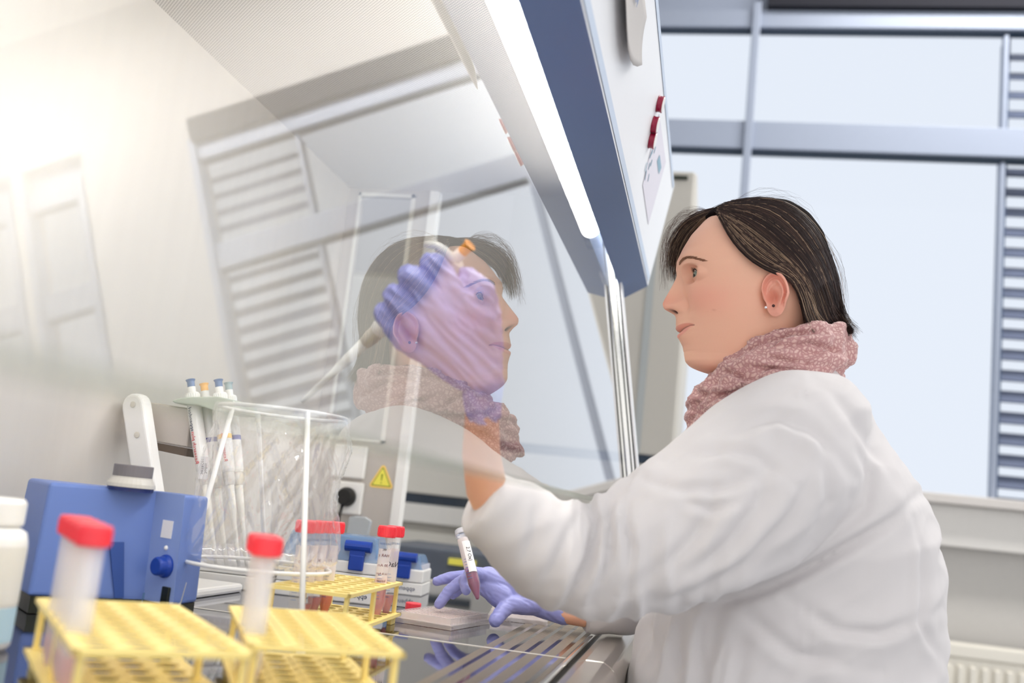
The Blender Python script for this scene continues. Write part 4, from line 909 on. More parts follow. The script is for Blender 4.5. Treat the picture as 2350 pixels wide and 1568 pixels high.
ntv=len(hv); hv.append([float(X[-1].mean()),YM,ztop]); hcol.append(list(base)); hf_+=[((nz-1)*nth+k,(nz-1)*nth+(k+1)%nth,ntv) for k in range(nth)]
# ear
def ear(sg):
    C=V(1757,676,y=YM-0.074); C=np.array([C[0],YM-sg*0.0765,C[2]]); back=np.array([math.cos(0.42),-sg*math.sin(0.42),0.0]); up=np.array([-0.10,0,1.0]); up/=np.linalg.norm(up)
    a=0.10; back,up=back*math.cos(a)-up*math.sin(a)*0,up
    out=np.cross(back,up); 
    if out[1]*sg>0: out=-out
    nr,na=34,96; vs=[];cs=[]
    for i in range(nr+8):
        rho=min(i/nr,1.0); extra=max(0,i-nr)/7
        for k in range(na):
            f=2*math.pi*k/na; cf,sf=math.cos(f),math.sin(f)
            R=1/math.sqrt((cf/0.0182)**2+(sf/0.0285)**2)
            d=math.degrees(f)%360
            R*=1-0.14*math.exp(-((d-192)/28)**2)-0.20*math.exp(-((d-226)/20)**2)-0.16*math.exp(-((d-318)/30)**2)
            def wdw(a0,a1,sft=25):
                x=((d-a0)%360); L=(a1-a0)%360
                if x>L+sft and x<360-sft: return 0.0
                if x<=L: return 1.0
                return 1-(x-L)/sft if x<=L+sft else 1-(360-x)/sft
            rim=wdw(330,170,30); ant=wdw(290,75,30)
            h=0.0056*rim*math.exp(-((rho-0.90)/0.085)**2)+0.0040*ant*math.exp(-((rho-0.56)/0.11)**2)+0.0028*wdw(100,150,20)*math.exp(-((rho-0.45)/0.08)**2)*0.8
            px_=rho*R*cf; pz_=rho*R*sf
            h-=0.0130*math.exp(-(((px_+0.0035)/0.0062)**2+((pz_+0.0035)/0.0085)**2))
            h-=0.0030*math.exp(-(((px_+0.000)/0.006)**2+((pz_-0.0125)/0.005)**2))
            h+=0.0045*math.exp(-(((px_+0.0125)/0.0038)**2+((pz_+0.004)/0.0055)**2))
            h+=0.0030*math.exp(-(((px_+0.003)/0.009)**2+((pz_+0.0205)/0.007)**2))
            h-=0.0018*rim*math.exp(-((rho-0.74)/0.06)**2)
            P=C+back*px_+up*pz_+out*(h+0.003+0.28*max(px_,-0.004))
            if extra>0:
                P=P-out*(0.0045*extra+0.010*extra*extra)-(back*cf*0.005+up*sf*0.006)*extra**1.5*(1.0)
            vs.append(P.tolist()); dark=math.exp(-(((px_+0.006)/0.004)**2+((pz_+0.005)/0.006)**2)); b=np.array(lin((238,176,156)))*(1-0.0*dark)
            red=0.35*math.exp(-((rho-0.8)/0.25)**2); b=b*(1-red)+np.array(lin((232,148,132)))*red
            cs.append(b.tolist())
    return vs,cs,grid_faces(nr+8,na),C,out,back,up
EARS=[ear(1),ear(-1)]
for vs,cs,fs,*_ in EARS:
    n=len(hv); hv+=vs; hcol+=cs; hf_+=[tuple(i+n for i in f) for f in fs]
# yaw the head a few degrees towards the camera about the ear axis
HYAW=math.radians(9.0); HC=np.array([xcen,YM])
def hrot(P):
    P=np.array(P,float); d=P[...,:2]-HC; c_,s_=math.cos(HYAW),math.sin(HYAW)
    Q=P.copy(); Q[...,0]=HC[0]+d[...,0]*c_-d[...,1]*s_; Q[...,1]=HC[1]+d[...,0]*s_+d[...,1]*c_; return Q
hv=hrot(np.array(hv)).tolist()
# -------- capsule + voxel remesh modelling
def capsule(mb,p,q,r0,r1,n=14):
    p=np.array(p,float);q=np.array(q,float); ax=q-p; L=np.linalg.norm(ax)
    if L<1e-6: mb.sphere(p,r0,10,14); return
    prof=[(r0*math.sin(a),-r0*math.cos(a)) for a in np.linspace(0.05,math.pi/2,5)]+[(r1*math.sin(a),L-r1*math.cos(a)) for a in np.linspace(math.pi/2,math.pi-0.05,5)]
    mb.lathe(prof,n,p,ax)
def remeshed(mb,voxel,smooth_it=6,smooth_f=0.6):
    me=bpy.data.meshes.new('tmp'); me.from_pydata(mb.v,[],mb.f); me.update()
    bm=bmesh.new(); bm.from_mesh(me); bmesh.ops.recalc_face_normals(bm,faces=bm.faces); bm.to_mesh(me); bm.free()
    o=bpy.data.objects.new('tmp',me); COL.objects.link(o); r=o.modifiers.new('r','REMESH'); r.mode='VOXEL'; r.voxel_size=voxel
    sm=o.modifiers.new('s','SMOOTH'); sm.factor=smooth_f; sm.iterations=smooth_it
    dg=bpy.context.evaluated_depsgraph_get(); m2=bpy.data.meshes.new_from_object(o.evaluated_get(dg)); 
    v=np.zeros(len(m2.vertices)*3); m2.vertices.foreach_get('co',v); v=v.reshape(-1,3); nr_=np.zeros(len(m2.vertices)*3); m2.vertices.foreach_get('normal',nr_); nr_=nr_.reshape(-1,3)
    f=[tuple(p.vertices) for p in m2.polygons]
    bpy.data.objects.remove(o); bpy.data.meshes.remove(me); bpy.data.meshes.remove(m2); return v,nr_,f
def mesh_obj(name,v,f,mt,parent=None,smooth=True,cols=None):
    me=bpy.data.meshes.new(name); me.from_pydata([tuple(p) for p in np.array(v).tolist()],[],f); me.update(); me.materials.append(mt)
    if smooth: me.polygons.foreach_set('use_smooth',[True]*len(me.polygons))
    if cols is not None:
        at=me.color_attributes.new('Col','FLOAT_COLOR','POINT'); a=np.ones((len(cols),4)); a[:,:3]=cols; at.data.foreach_set('color',a.reshape(-1))
    o=bpy.data.objects.new(name,me); COL.objects.link(o)
    if parent is not None: o.parent=parent
    return o
# right (near) hand and forearm, joints as seen in the photograph
RW=V(1108,872,y=0.885)
MCPr=[V(1040,668,y=0.855),V(1002,706,y=0.850),V(962,742,y=0.853),V(926,778,y=0.865)]
PIPr=[V(1001,612,y=0.850),V(948,640,y=0.842),V(911,682,y=0.846),V(884,722,y=0.858)]
DIPr=[V(988,604,y=0.878),V(938,632,y=0.872),V(903,676,y=0.876),V(880,716,y=0.884)]
TIPr=[V(1012,628,y=0.905),V(958,664,y=0.902),V(922,702,y=0.903),V(902,738,y=0.903)]
def glove_right():
    m=MB()
    for i,(a,b,c_,d) in enumerate(zip(MCPr,PIPr,DIPr,TIPr)):
        r=[0.0108,0.0112,0.0106,0.0094][i]
        capsule(m,a,b,r*1.10,r); capsule(m,b,c_,r,r*0.9); capsule(m,c_,d,r*0.9,r*0.8)
        capsule(m,RW+(a-RW)*0.12+np.array([(1.5-i)*0.004,0,(1.5-i)*0.0]),a,0.0155,r*1.12)
    capsule(m,RW+np.array([0.002,0.004,0.0]),(MCPr[1]+MCPr[2])/2+np.array([0.004,0.018,0]),0.017,0.016)
    # thumb
    T0=V(1112,800,y=0.880);T1=V(1118,728,y=0.862);T2=V(1112,672,y=0.858);T3=V(1072,634,y=0.868)
    capsule(m,RW,T0,0.016,0.017); capsule(m,T0,T1,0.0165,0.0125); capsule(m,T1,T2,0.0120,0.0105); capsule(m,T2,T3,0.0102,0.0085)
    capsule(m,T1,MCPr[0],0.011,0.010); capsule(m,T0,MCPr[0],0.013,0.010)
    FE=V(1108,940,y=0.905); capsule(m,RW,FE,0.0172,0.0178)
    return m
def wrinkle(v,nr_,amp,scale,dirv,seed=0.0,ridge=True):
    d=np.array(dirv,float); d/=np.linalg.norm(d); a=np.array([0.3,0.5,0.8]); u=np.cross(d,a); u/=np.linalg.norm(u); w=np.cross(d,u); out=v.copy()
    q=np.stack([v@d*scale[0],v@u*scale[1],v@w*scale[1]],-1)+seed
    f=np.array([mnoise.noise(Vector(p)) for p in q.tolist()])
    g=(1-np.abs(f)*2.2) if ridge else f
    return v+nr_*(amp*(g-0.5 if ridge else g))[:,None]
def glove_mat():
    m=mat('nitrile_glove',(158,162,224),0.42,spec=0.45,bump=0.08,bscale=260,noise=0.05,nscale=30); return m
M['glove']=glove_mat()
v,n_,f=remeshed(glove_right(),0.0016,7,0.55)
v=wrinkle(v,n_,0.0026,(16,110),(V(1110,900,y=0.9)-V(900,700,y=0.85))+0,3.0)
v=wrinkle(v,n_,0.0008,(40,210),(0.8,0.2,-0.55),9.0); GR=(v,f)
# left (far) hand
LW=V(1236,1388,y=1.395)
def glove_left():
    m=MB()
    J=[[V(1112,1322,y=1.345),V(1082,1314,y=1.322),V(1066,1334,y=1.312),V(1070,1354,y=1.306)],
       [V(1118,1338,y=1.355),V(1060,1334,y=1.340),V(1030,1357,y=1.335),V(1008,1387,y=1.330)],
       [V(1122,1340,y=1.372),V(1068,1322,y=1.366),V(1032,1326,y=1.362),V(1003,1334,y=1.358)],
       [V(1134,1352,y=1.392),V(1085,1338,y=1.392),V(1058,1350,y=1.388),V(1040,1366,y=1.384)]]
    for i,(a,b,c_,d) in enumerate(J):
        r=[0.0088,0.0086,0.0084,0.0076][i]
        capsule(m,a,b,r*1.15,r); capsule(m,b,c_,r,r*0.92); capsule(m,c_,d,r*0.92,r*0.80)
        capsule(m,LW,a,0.0150,r*1.3)
    capsule(m,V(1200,1362,y=1.375),V(1122,1330,y=1.36),0.0175,0.013)
    capsule(m,V(1215,1375,y=1.385),V(1130,1352,y=1.375),0.0175,0.013)
    capsule(m,V(1102,1332,y=1.350),V(1150,1370,y=1.355),0.0150,0.0165); capsule(m,V(1120,1325,y=1.362),V(1190,1352,y=1.372),0.0145,0.016)
    T0=V(1196,1388,y=1.365);T1=V(1170,1388,y=1.350);T2=V(1152,1404,y=1.338);T3=V(1137,1424,y=1.326)
    capsule(m,LW,T0,0.015,0.0135); capsule(m,T0,T1,0.0135,0.0115); capsule(m,T1,T2,0.0110,0.0102); capsule(m,T2,T3,0.0102,0.0092)
    capsule(m,T0,V(1120,1345,y=1.36),0.012,0.010)
    capsule(m,LW,V(1296,1410,y=1.398),0.0165,0.0150)
    return m
v,n_,f=remeshed(glove_left(),0.0015,6,0.5)
v=wrinkle(v,n_,0.0007,(30,150),(LW-V(1100,1330,y=1.35)),5.0); v[:,2]=np.maximum(v[:,2],WT+0.0012); GL=(v,f)
# forearms (skin)
def arm_skin(pts,rs): 
    m=MB(); m.tube(pts,rs,28); return m
ra=[V(1108,900,y=0.895),V(1106,960,y=0.91),V(1104,1040,y=0.93),V(1116,1120,y=0.955),V(1150,1180,y=0.985),V(1230,1240,y=1.02)]
mA=arm_skin(ra,[0.0150,0.0160,0.0180,0.0200,0.0240,0.030])
la=[V(1250,1396,y=1.395),V(1300,1410,y=1.396),V(1340,1412,y=1.398),V(1362,1408,y=1.402)]
mB=arm_skin(la,[0.0115,0.0130,0.0160,0.012])
tor=MB()
for (a,b,r0,r1) in (((0.095,1.315,Zr(0.15)),(0.11,1.315,Zr(-0.35)),0.04,0.11),((0.11,1.20,Zr(0.10)),(0.11,1.43,Zr(0.10)),0.035,0.035)): capsule(tor,a,b,r0,r1)
bv=list(hv); bf=list(hf_); bc=list(hcol); sk=np.array(lin((234,178,148))).tolist()
for m_ in (mA,mB,tor):
    n=len(bv); bv+=[list(p) for p in m_.v]; bf+=[tuple(i+n for i in q) for q in m_.f]; bc+=[sk]*len(m_.v)
# legs under the bench
person=mesh_obj('person',bv,bf,M['skin'],cols=np.array(bc))
tag(person,'woman in a white lab coat, pink scarf and violet gloves working at the cabinet','person')
o=mesh_obj('glove',GR[0],GR[1],M['glove'],person); o['label']='glove closed around the pipette'
o=mesh_obj('glove',GL[0],GL[1],M['glove'],person); o['label']='glove holding the open tube'
# eyes
for i,(ex,es,ez) in enumerate(EYES):
    c_=hrot(np.array([ex,YM-es,ez])); tgt=V(1010,760,y=0.86); gz=tgt-c_; gz/=np.linalg.norm(gz)
    g0=np.array([-1.0,0,0]); gz=gz*0.66+g0*0.75; gz/=np.linalg.norm(gz)
    e=MB(); e.sphere(c_,0.0118,20,28); eo=e.build('eye',mat('eye_white',(226,214,208),0.15),person,smooth=True)
    r=MB(); r.lathe([(0.0059,0.0101),(0.0057,0.0108),(0.0026,0.0118),(0.0,0.01185)],28,c_,gz); r.build('iris',mat('grey_green_iris',(128,140,128),0.1,noise=0.3,nscale=400),eo,smooth=True)
    r=MB(); r.lathe([(0.0024,0.01175),(0.0022,0.0122),(0.0,0.01225)],20,c_,gz); r.build('pupil',M['black'],eo,smooth=True)
# lashes + brows
def skin_x(sv,zv):
    i=int(np.clip(np.searchsorted(zs,zv),1,nz-2)); row=S[i]; fr_=np.where((c[i]>0.05))[0]; k=fr_[np.argmin(np.abs(row[fr_]-sv))]; return X[i,k]
rs=random.Random(11)
for (ex,es,ez) in EYES:
    sg=1 if es>0 else -1; m=MB(); pts=[]
    for j in range(17):
        t=j/16; sd=-0.0125+0.0265*t; up_=0.0060*math.sin(math.pi*t**0.85)**0.8+0.0022*(t-0.4) if t>0 else 0
        q=max(0.0131**2-sd**2-up_**2,0.0092**2); x=ex-math.sqrt(q)-0.0003
        pts.append(hrot(np.array([x,YM-(es+sg*sd),ez+up_+0.0004])))
    m.tube(pts,[0.0003+0.0006*math.sin(math.pi*(i+0.5)/17) for i in range(17)],6)
    for j in range(2,17):
        for r_ in range(1):
            p=pts[j]+np.array([rs.uniform(-.0003,.0003),rs.uniform(-.0008,.0008),0]); L=0.0036; d=np.array([-0.85,-sg*0.35*(j/16),0.25+rs.uniform(-.2,.2)]); d/=np.linalg.norm(d)
            m.tube([p,p+d*L*0.5,p+d*L+np.array([0,0,0.0014])],[0.00018,0.00014,0.00005],4)
    m.build('eyelashes',mat('lash_brown',(40,26,22),0.5),person)
    m=MB()
    for j in range(260):
        t=rs.random(); sd=-0.0165+0.038*t; zc0=0.0155+0.0060*math.sin(math.pi*min(1,t*0.92))-0.0045*t*t; w_=0.0018*(1-t)**0.6+0.0003
        zv=ez+zc0+rs.uniform(-w_,w_); sv=es+sg*sd; x=skin_x(sv,zv)-0.0003; p=np.array([x,YM-sv,zv]); x2=skin_x(sv+sg*0.0045,zv+0.001); q_=np.array([x2-0.0008,YM-(sv+sg*0.0045),zv+0.0012-0.001*t])
        m.tube([hrot(p),hrot((p+q_)/2-np.array([0.0004,0,0])),hrot(q_)],[0.00016,0.00015,0.00005],3)
    m.build('eyebrow',mat('brow_brown',(150,108,84),0.6),person)
# earrings
vs,cs,fs,EC,eo_,eb_,eu_=EARS[0]
for (px,py,mt,lb,r) in ((1757.5,706,mat('crystal',(240,240,246),0.05,metal=0.8),'sparkling stud earring',0.0019),(1775,702,mat('dark_stud',(70,44,46),0.2,metal=0.4),'small dark stud earring',0.0019)):
    p=V(px,py,y=float(EC[1])-0.0085); m=MB(); m.sphere(p,r,10,14); o=m.build('earring',mt,person,smooth=True); o['label']=lb
# -------- lab coat
m=MB()
secs=[(0.216,0.104,0.034,0.045),(0.200,0.102,0.048,0.080),(0.178,0.102,0.064,0.118),(0.150,0.104,0.084,0.158),(0.10,0.116,0.108,0.178),(0.05,0.128,0.135,0.182),(-0.02,0.128,0.152,0.180),(-0.10,0.112,0.175,0.180),(-0.17,0.104,0.180,0.184),(-0.30,0.09,0.195,0.20),(-0.46,0.05,0.235,0.21)]
n=56; zsn=np.linspace(0.216,-0.46,80); sa=np.array(secs)[::-1]; vs=[]
for z in zsn:
    xc_=np.interp(z,sa[:,0],sa[:,1]); ax_=np.interp(z,sa[:,0],sa[:,2]); by=np.interp(z,sa[:,0],sa[:,3])
    for k in range(n):
        a=2*math.pi*k/n; ca,sa_=math.cos(a),math.sin(a); rr_2=(abs(ca)**2.3+abs(sa_)**2.3)**(-1/2.3); vs.append((xc_+ax_*rr_2*ca,1.315+by*rr_2*sa_,Zr(z)))
m.add(vs,grid_faces(80,n)+[tuple(range(n)),tuple(range(79*n,80*n))[::-1]])
# near sleeve
C_=[(V(1885,945,y=1.225),0.058),(V(1850,990,y=1.180),0.078),(V(1780,1068,y=1.145),0.090),(V(1700,1135,y=1.115),0.089),(V(1620,1188,y=1.095),0.084),(V(1540,1232,y=1.08),0.077),(V(1460,1266,y=1.065),0.069),(V(1395,1283,y=1.055),0.062),(V(1330,1288,y=1.045),0.058),(V(1275,1270,y=1.03),0.0545),(V(1225,1236,y=1.01),0.048),(V(1172,1194,y=0.985),0.041),(V(1132,1166,y=0.970),0.036),(V(1098,1149,y=0.962),0.0335)]
def resample(P,k):
    A=np.array([np.append(p,r) for p,r in P]); t=np.arange(len(A)); tt=np.linspace(0,len(A)-1,k); B=np.stack([np.interp(tt,t,A[:,i]) for i in range(4)],-1)
    for _ in range(4): B[1:-1]=(B[:-2]+2*B[1:-1]+B[2:])/4
    return B
B=resample(C_,50)
pts=[b[:3] for b in B]; rad=[b[3] for b in B]
# cuff opening: continue back inside to make a hollow sleeve end
inner=[pts[-1]+(pts[-2]-pts[-1])*k*0.9 for k in (0.15,2,5)]; 
m.tube(pts+inner,rad+[rad[-1]-0.0045,rad[-1]-0.004,rad[-1]-0.004],40)
# far sleeve (seen only at the wrist)
D_=[(np.array([0.12,1.46,Zr(0.12)]),0.07),(np.array([0.05,1.50,Zr(0.02)]),0.07),(np.array([-0.02,1.49,Zr(-0.07)]),0.058),(V(1440,1395,y=1.43),0.044),(V(1400,1400,y=1.41),0.037),(V(1336,1404,y=1.395),0.0310)]
B=resample(D_,30); pts=[b[:3] for b in B]; rad=[b[3] for b in B]; inner=[pts[-1]+(pts[-2]-pts[-1])*k for k in (0.15,2,4)]
m.tube(pts+inner,rad+[rad[-1]-0.0045]*3,36)
v,n_,f=remeshed(m,0.0042,5,0.6)
def creases(v,n_,CR):
    disp=np.zeros(len(v))
    w3=(v-np.array([0,0,ZC]))@CM.T; qx=1175+FPX*w3[:,0]/-w3[:,2]; qy=784-FPX*w3[:,1]/-w3[:,2]
    facing=np.clip(-(n_[:,1])*2.5+0.6,0,1)*(v[:,1]<1.36)
    for (poly,dp,wd,wob) in CR:
        P=rs_poly(poly,40); D=np.full(len(v),1e9); Sd=np.zeros(len(v)); U=np.zeros(len(v))
        for i in range(len(P)-1):
            a_=P[i];b_=P[i+1];ab=b_-a_; L2=ab@ab; t=np.clip(((qx-a_[0])*ab[0]+(qy-a_[1])*ab[1])/L2,0,1); dx=qx-(a_[0]+t*ab[0]); dy=qy-(a_[1]+t*ab[1]); dd=np.hypot(dx,dy); sd_=(ab[0]*dy-ab[1]*dx)/math.sqrt(L2)
            up=dd<D; D=np.where(up,dd,D); Sd=np.where(up,sd_,Sd); U=np.where(up,(i+t)/(len(P)-1),U)
        env_=np.sin(np.pi*np.clip(U,0.02,0.98))**0.6*(D<wd*6)
        disp+=facing*env_*dp*(-np.exp(-(Sd/wd)**2)+0.62*np.exp(-((Sd-wd*1.9)/(wd*1.3))**2)+0.30*np.exp(-((Sd+wd*2.0)/(wd*1.5))**2))*(np.abs(D)<wd*5)
    return disp
# folds
def ncoat(v,n_):
    q=v.copy(); px=np.array([PR(p) for p in v.tolist()]) if False else None
    near=np.clip((1.30-v[:,1])/0.1,0,1)
    # drapery running from shoulder to elbow
    d=np.array([-0.80,-0.15,-0.55]); d/=np.linalg.norm(d); u=np.cross(d,[0,1.0,0]); u/=np.linalg.norm(u); w=np.cross(d,u)
    qq=np.stack([v@d*3.2,v@u*15,v@w*7],-1)+2.0
    f1=np.array([mnoise.noise(Vector(p)) for p in qq.tolist()]); f1b=np.array([mnoise.noise(Vector(p)*2.1+Vector((7,3,1))) for p in qq.tolist()])
    g=(1-np.abs(f1)*2.4)*0.7+(1-np.abs(f1b)*2.4)*0.3
    # tight wrinkles across at the elbow
    el=V(1410,1200,y=1.05); we=np.exp(-(((v-el)@d)/0.075)**2)*near
    d2=np.array([0.10,0.2,1.0]); d2/=np.linalg.norm(d2); u2=np.cross(d2,[0,1.0,0]); u2/=np.linalg.norm(u2); w2=np.cross(d2,u2)
    q2=np.stack([v@d2*7,v@u2*36,v@w2*12],-1)+5.0
    f2=np.array([mnoise.noise(Vector(p)) for p in q2.tolist()]); g2=1-np.abs(f2)*2.4
    fine=np.array([mnoise.noise(Vector(p)) for p in (v*24).tolist()])
    cuff=np.clip(np.linalg.norm(v-V(1098,1148,y=0.96),axis=1)/0.07,0,1)
    disp=(0.0075*(g-0.55)*(1-0.5*we)+0.0075*we*(g2-0.45)+0.0012*fine)*(0.25+0.75*cuff)
    disp=disp+creases(v,n_,CREASES)
    return v+n_*disp[:,None]
def rs_poly(P,n):
    P=np.array(P,float); seg=np.r_[0,np.cumsum(np.linalg.norm(np.diff(P,axis=0),axis=1))]; t=np.linspace(0,seg[-1],n); 
    Q=np.stack([np.interp(t,seg,P[:,i]) for i in range(P.shape[1])],-1)
    for _ in range(2): Q[1:-1]=(Q[:-2]+2*Q[1:-1]+Q[2:])/4
    return Q
CREASES=[([(2085,1165),(2060,1188),(1960,1245),(1850,1308),(1760,1350),(1640,1385)],0.0115,13,0),
 ([(1860,1090),(1810,1190),(1720,1285),(1600,1358),(1480,1398)],0.0075,15,0),
 ([(1760,1060),(1740,1160),(1660,1260),(1560,1330)],0.0060,17,0),
 ([(1640,1090),(1630,1180),(1570,1260),(1500,1310)],0.0050,15,0),
 ([(1350,1142),(1368,1200),(1352,1280),(1318,1350),(1290,1395)],0.0095,10,0),
 ([(1392,1150),(1402,1220),(1392,1290),(1370,1350)],0.0090,9,0),
 ([(1440,1140),(1432,1200),(1446,1260),(1440,1320)],0.0065,10,0),
 ([(1330,1170),(1290,1260),(1250,1340)],0.0055,13,0),
 ([(1240,1150),(1225,1230),(1200,1300)],0.0040,14,0),
 ([(1470,1100),(1560,1128),(1660,1120),(1740,1090)],0.0055,12,0),
 ([(1570,1050),(1660,1035),(1740,1050),(1790,1090)],0.0050,12,0),
 ([(1560,1150),(1640,1170),(1700,1150)],0.0040,11,0),
 ([(1700,985),(1780,960),(1860,985),(1920,1050)],0.0050,14,0),
 ([(1900,900),(1980,985),(2050,1090)],0.0045,14,0),
 ([(1960,1010),(2000,1090),(1990,1160),(1930,1220)],0.0050,13,0),
 ([(1890,1060),(1900,1150),(1860,1230)],0.0040,12,0),
 ([(1850,1400),(1920,1448),(2020,1455),(2105,1420)],0.0060,14,0),
 ([(1700,1400),(1820,1500),(1960,1530)],0.0050,16,0),
 ([(2110,1230),(2125,1330),(2110,1430),(2160,1510)],0.0050,10,0),
 ([(1560,1415),(1548,1480),(1556,1568)],0.0040,9,0),([(1610,1410),(1598,1490),(1610,1560)],0.0036,9,0),([(1490,1425),(1500,1500),(1480,1560)],0.0036,10,0),
 ([(1843,1345),(1852,1450),(1858,1568)],0.0016,4,0),([(1836,856),(1842,900),(1846,935)],0.0014,3.5,0)]
v=ncoat(v,n_)
# drop the front face of sleeve over the sash line / armrest
M['coat']=mat('lab_coat_cotton',(216,213,215),0.85,noise=0.015,nscale=30,bump=0.12,bscale=1400,sheen=0.15)
coat=mesh_obj('lab_coat',v,f,M['coat'],person)
# shoulder seam and side seam as thin piping
def proj_on(px,py,yguess):
    return V(px,py,y=yguess)
# -------- scarf
def scarf_mat():
    m=mat('patterned_scarf',(214,168,164),0.85,sheen=0.3); t=m.node_tree; p=t.nodes['Principled BSDF']
    tcn=t.nodes.new('ShaderNodeTexCoord'); no=t.nodes.new('ShaderNodeTexNoise'); no.inputs['Scale'].default_value=60; t.links.new(tcn.outputs['Object'],no.inputs['Vector'])
    vm=t.nodes.new('ShaderNodeMixRGB'); vm.inputs[0].default_value=0.012; t.links.new(tcn.outputs['Object'],vm.inputs[1]); t.links.new(no.outputs['Color'],vm.inputs[2])
    vo=t.nodes.new('ShaderNodeTexVoronoi'); vo.feature='DISTANCE_TO_EDGE'; vo.inputs['Scale'].default_value=190; t.links.new(vm.outputs[0],vo.inputs['Vector'])
    r=t.nodes.new('ShaderNodeValToRGB'); t.links.new(vo.outputs['Distance'],r.inputs[0]); r.color_ramp.elements[0].position=0.05; r.color_ramp.elements[0].color=(*lin((184,136,136)),1); r.color_ramp.elements[1].position=0.30; r.color_ramp.elements[1].color=(*lin((222,188,182)),1)
    t.links.new(r.outputs[0],p.inputs['Base Color']); return m
M['scarf']=scarf_mat()
m=MB()
def loop(front,back,ry,r0,seed,tw=2.0,n=120,t0=0,t1=2*math.pi,sag=0.0,flatness=1.0):
    F=V(*front,y=YM);Bk=V(*back,y=YM); cx_=(F[0]+Bk[0])/2; rx=(Bk[0]-F[0])/2; z0=(F[2]+Bk[2])/2; dz=(Bk[2]-F[2])/2
    k=26; vs=[]
    for i in range(n):
        t=t0+(t1-t0)*i/(n-1 if t1-t0<6.28 else n); ct,st=math.cos(t),math.sin(t)
        ce=np.array([cx_+rx*ct,YM+ry*st,z0+dz*ct-sag*(abs(st))+0.004*math.sin(3*t+seed)])
        rad=np.array([ct,st,0.0]); up=np.array([0,0,1.0])
        for j in range(k):
            a=2*math.pi*j/k
            w=1+0.24*math.sin(4*a+tw*t+seed)+0.14*math.sin(7*a-tw*1.7*t+seed*2)+0.10*mnoise.noise(Vector((ct*2.5+seed,st*2.5,a)))
            env=1.0
            if t1-t0<6.28: env=min(1,4*min(i,n-1-i)/n+0.25)
            r=r0*w*env
            vs.append(ce+rad*r*0.72*math.cos(a)+up*r*1.25*flatness*math.sin(a))
    fs=[]
    rings=n
    for i in range(n-(1 if t1-t0<6.28 else 0)):
        for j in range(k):
            a=i*k+j;b=i*k+(j+1)%k;c2=((i+1)%n)*k+(j+1)%k;d=((i+1)%n)*k+j; fs.append((a,b,c2,d))
    if t1-t0<6.28: fs+= [tuple(range(k)),tuple(range((n-1)*k,n*k))[::-1]]
    m.add(vs,fs)
loop((1668,874),(1916,796),0.074,0.022,0.3)
loop((1640,905),(1926,814),0.084,0.023,1.7,tw=-2)
loop((1618,925),(1912,826),0.082,0.020,2.9,tw=3)
loop((1602,948),(1880,850),0.070,0.019,4.1,tw=-3,sag=-0.01)
loop((1597,985),(1830,880),0.050,0.018,5.1,tw=2)
v,n_,f=remeshed(m,0.0028,2,0.5)
v=wrinkle(v,n_,0.0060,(7,42),(1.0,0.15,0.42),4.0); v=wrinkle(v,n_,0.0012,(30,120),(1.0,0.1,0.5),8.0)
SCR=[([(1690,806),(1725,780),(1783,755),(1835,746)],0.0055,5.5,0),([(1660,838),(1725,797),(1802,771),(1870,765)],0.0075,6,0),([(1640,842),(1706,868),(1783,884),(1820,872)],0.0065,6,0),
 ([(1588,903),(1668,906),(1744,885),(1825,845)],0.0090,7,0),([(1588,930),(1645,913),(1680,900)],0.0060,6,0),([(1737,813),(1802,828),(1885,838)],0.0065,6,0),([(1775,800),(1859,786),(1932,812)],0.0070,6,0),
 ([(1600,990),(1645,947),(1695,906)],0.0065,6,0),([(1710,845),(1780,845),(1860,860)],0.0050,5,0),([(1620,880),(1680,885),(1740,860),(1790,838)],0.0050,5.5,0),([(1585,965),(1620,930),(1660,915)],0.0050,5,0)]
v=v+n_*creases(v,n_,SCR)[:,None]
scf=mesh_obj('scarf',v,f,M['scarf'],person)
# -------- hair
def hair_mat():
    m=mat('brown_hair',(60,42,36),0.5,spec=0.35); t=m.node_tree; p=t.nodes['Principled BSDF']
    a=t.nodes.new('ShaderNodeVertexColor'); a.layer_name='Col'; t.links.new(a.outputs[0],p.inputs['Base Color']); return m
M['hair']=hair_mat()
# under-cap: follows the scalp, hides it
hairline=[(1560,470),(1612,512),(1640,520),(1662,545),(1690,580),(1712,612),(1738,636),(1790,628),(1822,640),(1836,700),(1838,760),(1830,800),(1960,800),(1990,400),(1560,400)]
def inside(p,poly):
    x,y=p; r=False; j=len(poly)-1
    for i in range(len(poly)):
        xi,yi=poly[i]; xj,yj=poly[j]
        if (yi>y)!=(yj>y) and x<(xj-xi)*(y-yi)/(yj-yi+1e-9)+xi: r=not r
        j=i
    return r
P2=np.stack([X,np.full_like(X,YM),Zg],-1)[::2,::2]; nr2,nc2=P2.shape[:2]
w_=(P2.reshape(-1,3)-np.array([0,0,ZC]))@CM.T; pxs=1175+FPX*w_[:,0]/-w_[:,2]; pys=784-FPX*w_[:,1]/-w_[:,2]
ins=np.array([inside((a,b),hairline) for a,b in zip(pxs,pys)]).reshape(nr2,nc2)
hc=np.array([xcen+0.004,YM,V(1750,610,y=YM)[2]])
Q=HP_[::2,::2].copy(); d=Q-hc; dn=d/np.linalg.norm(d,axis=-1,keepdims=True)
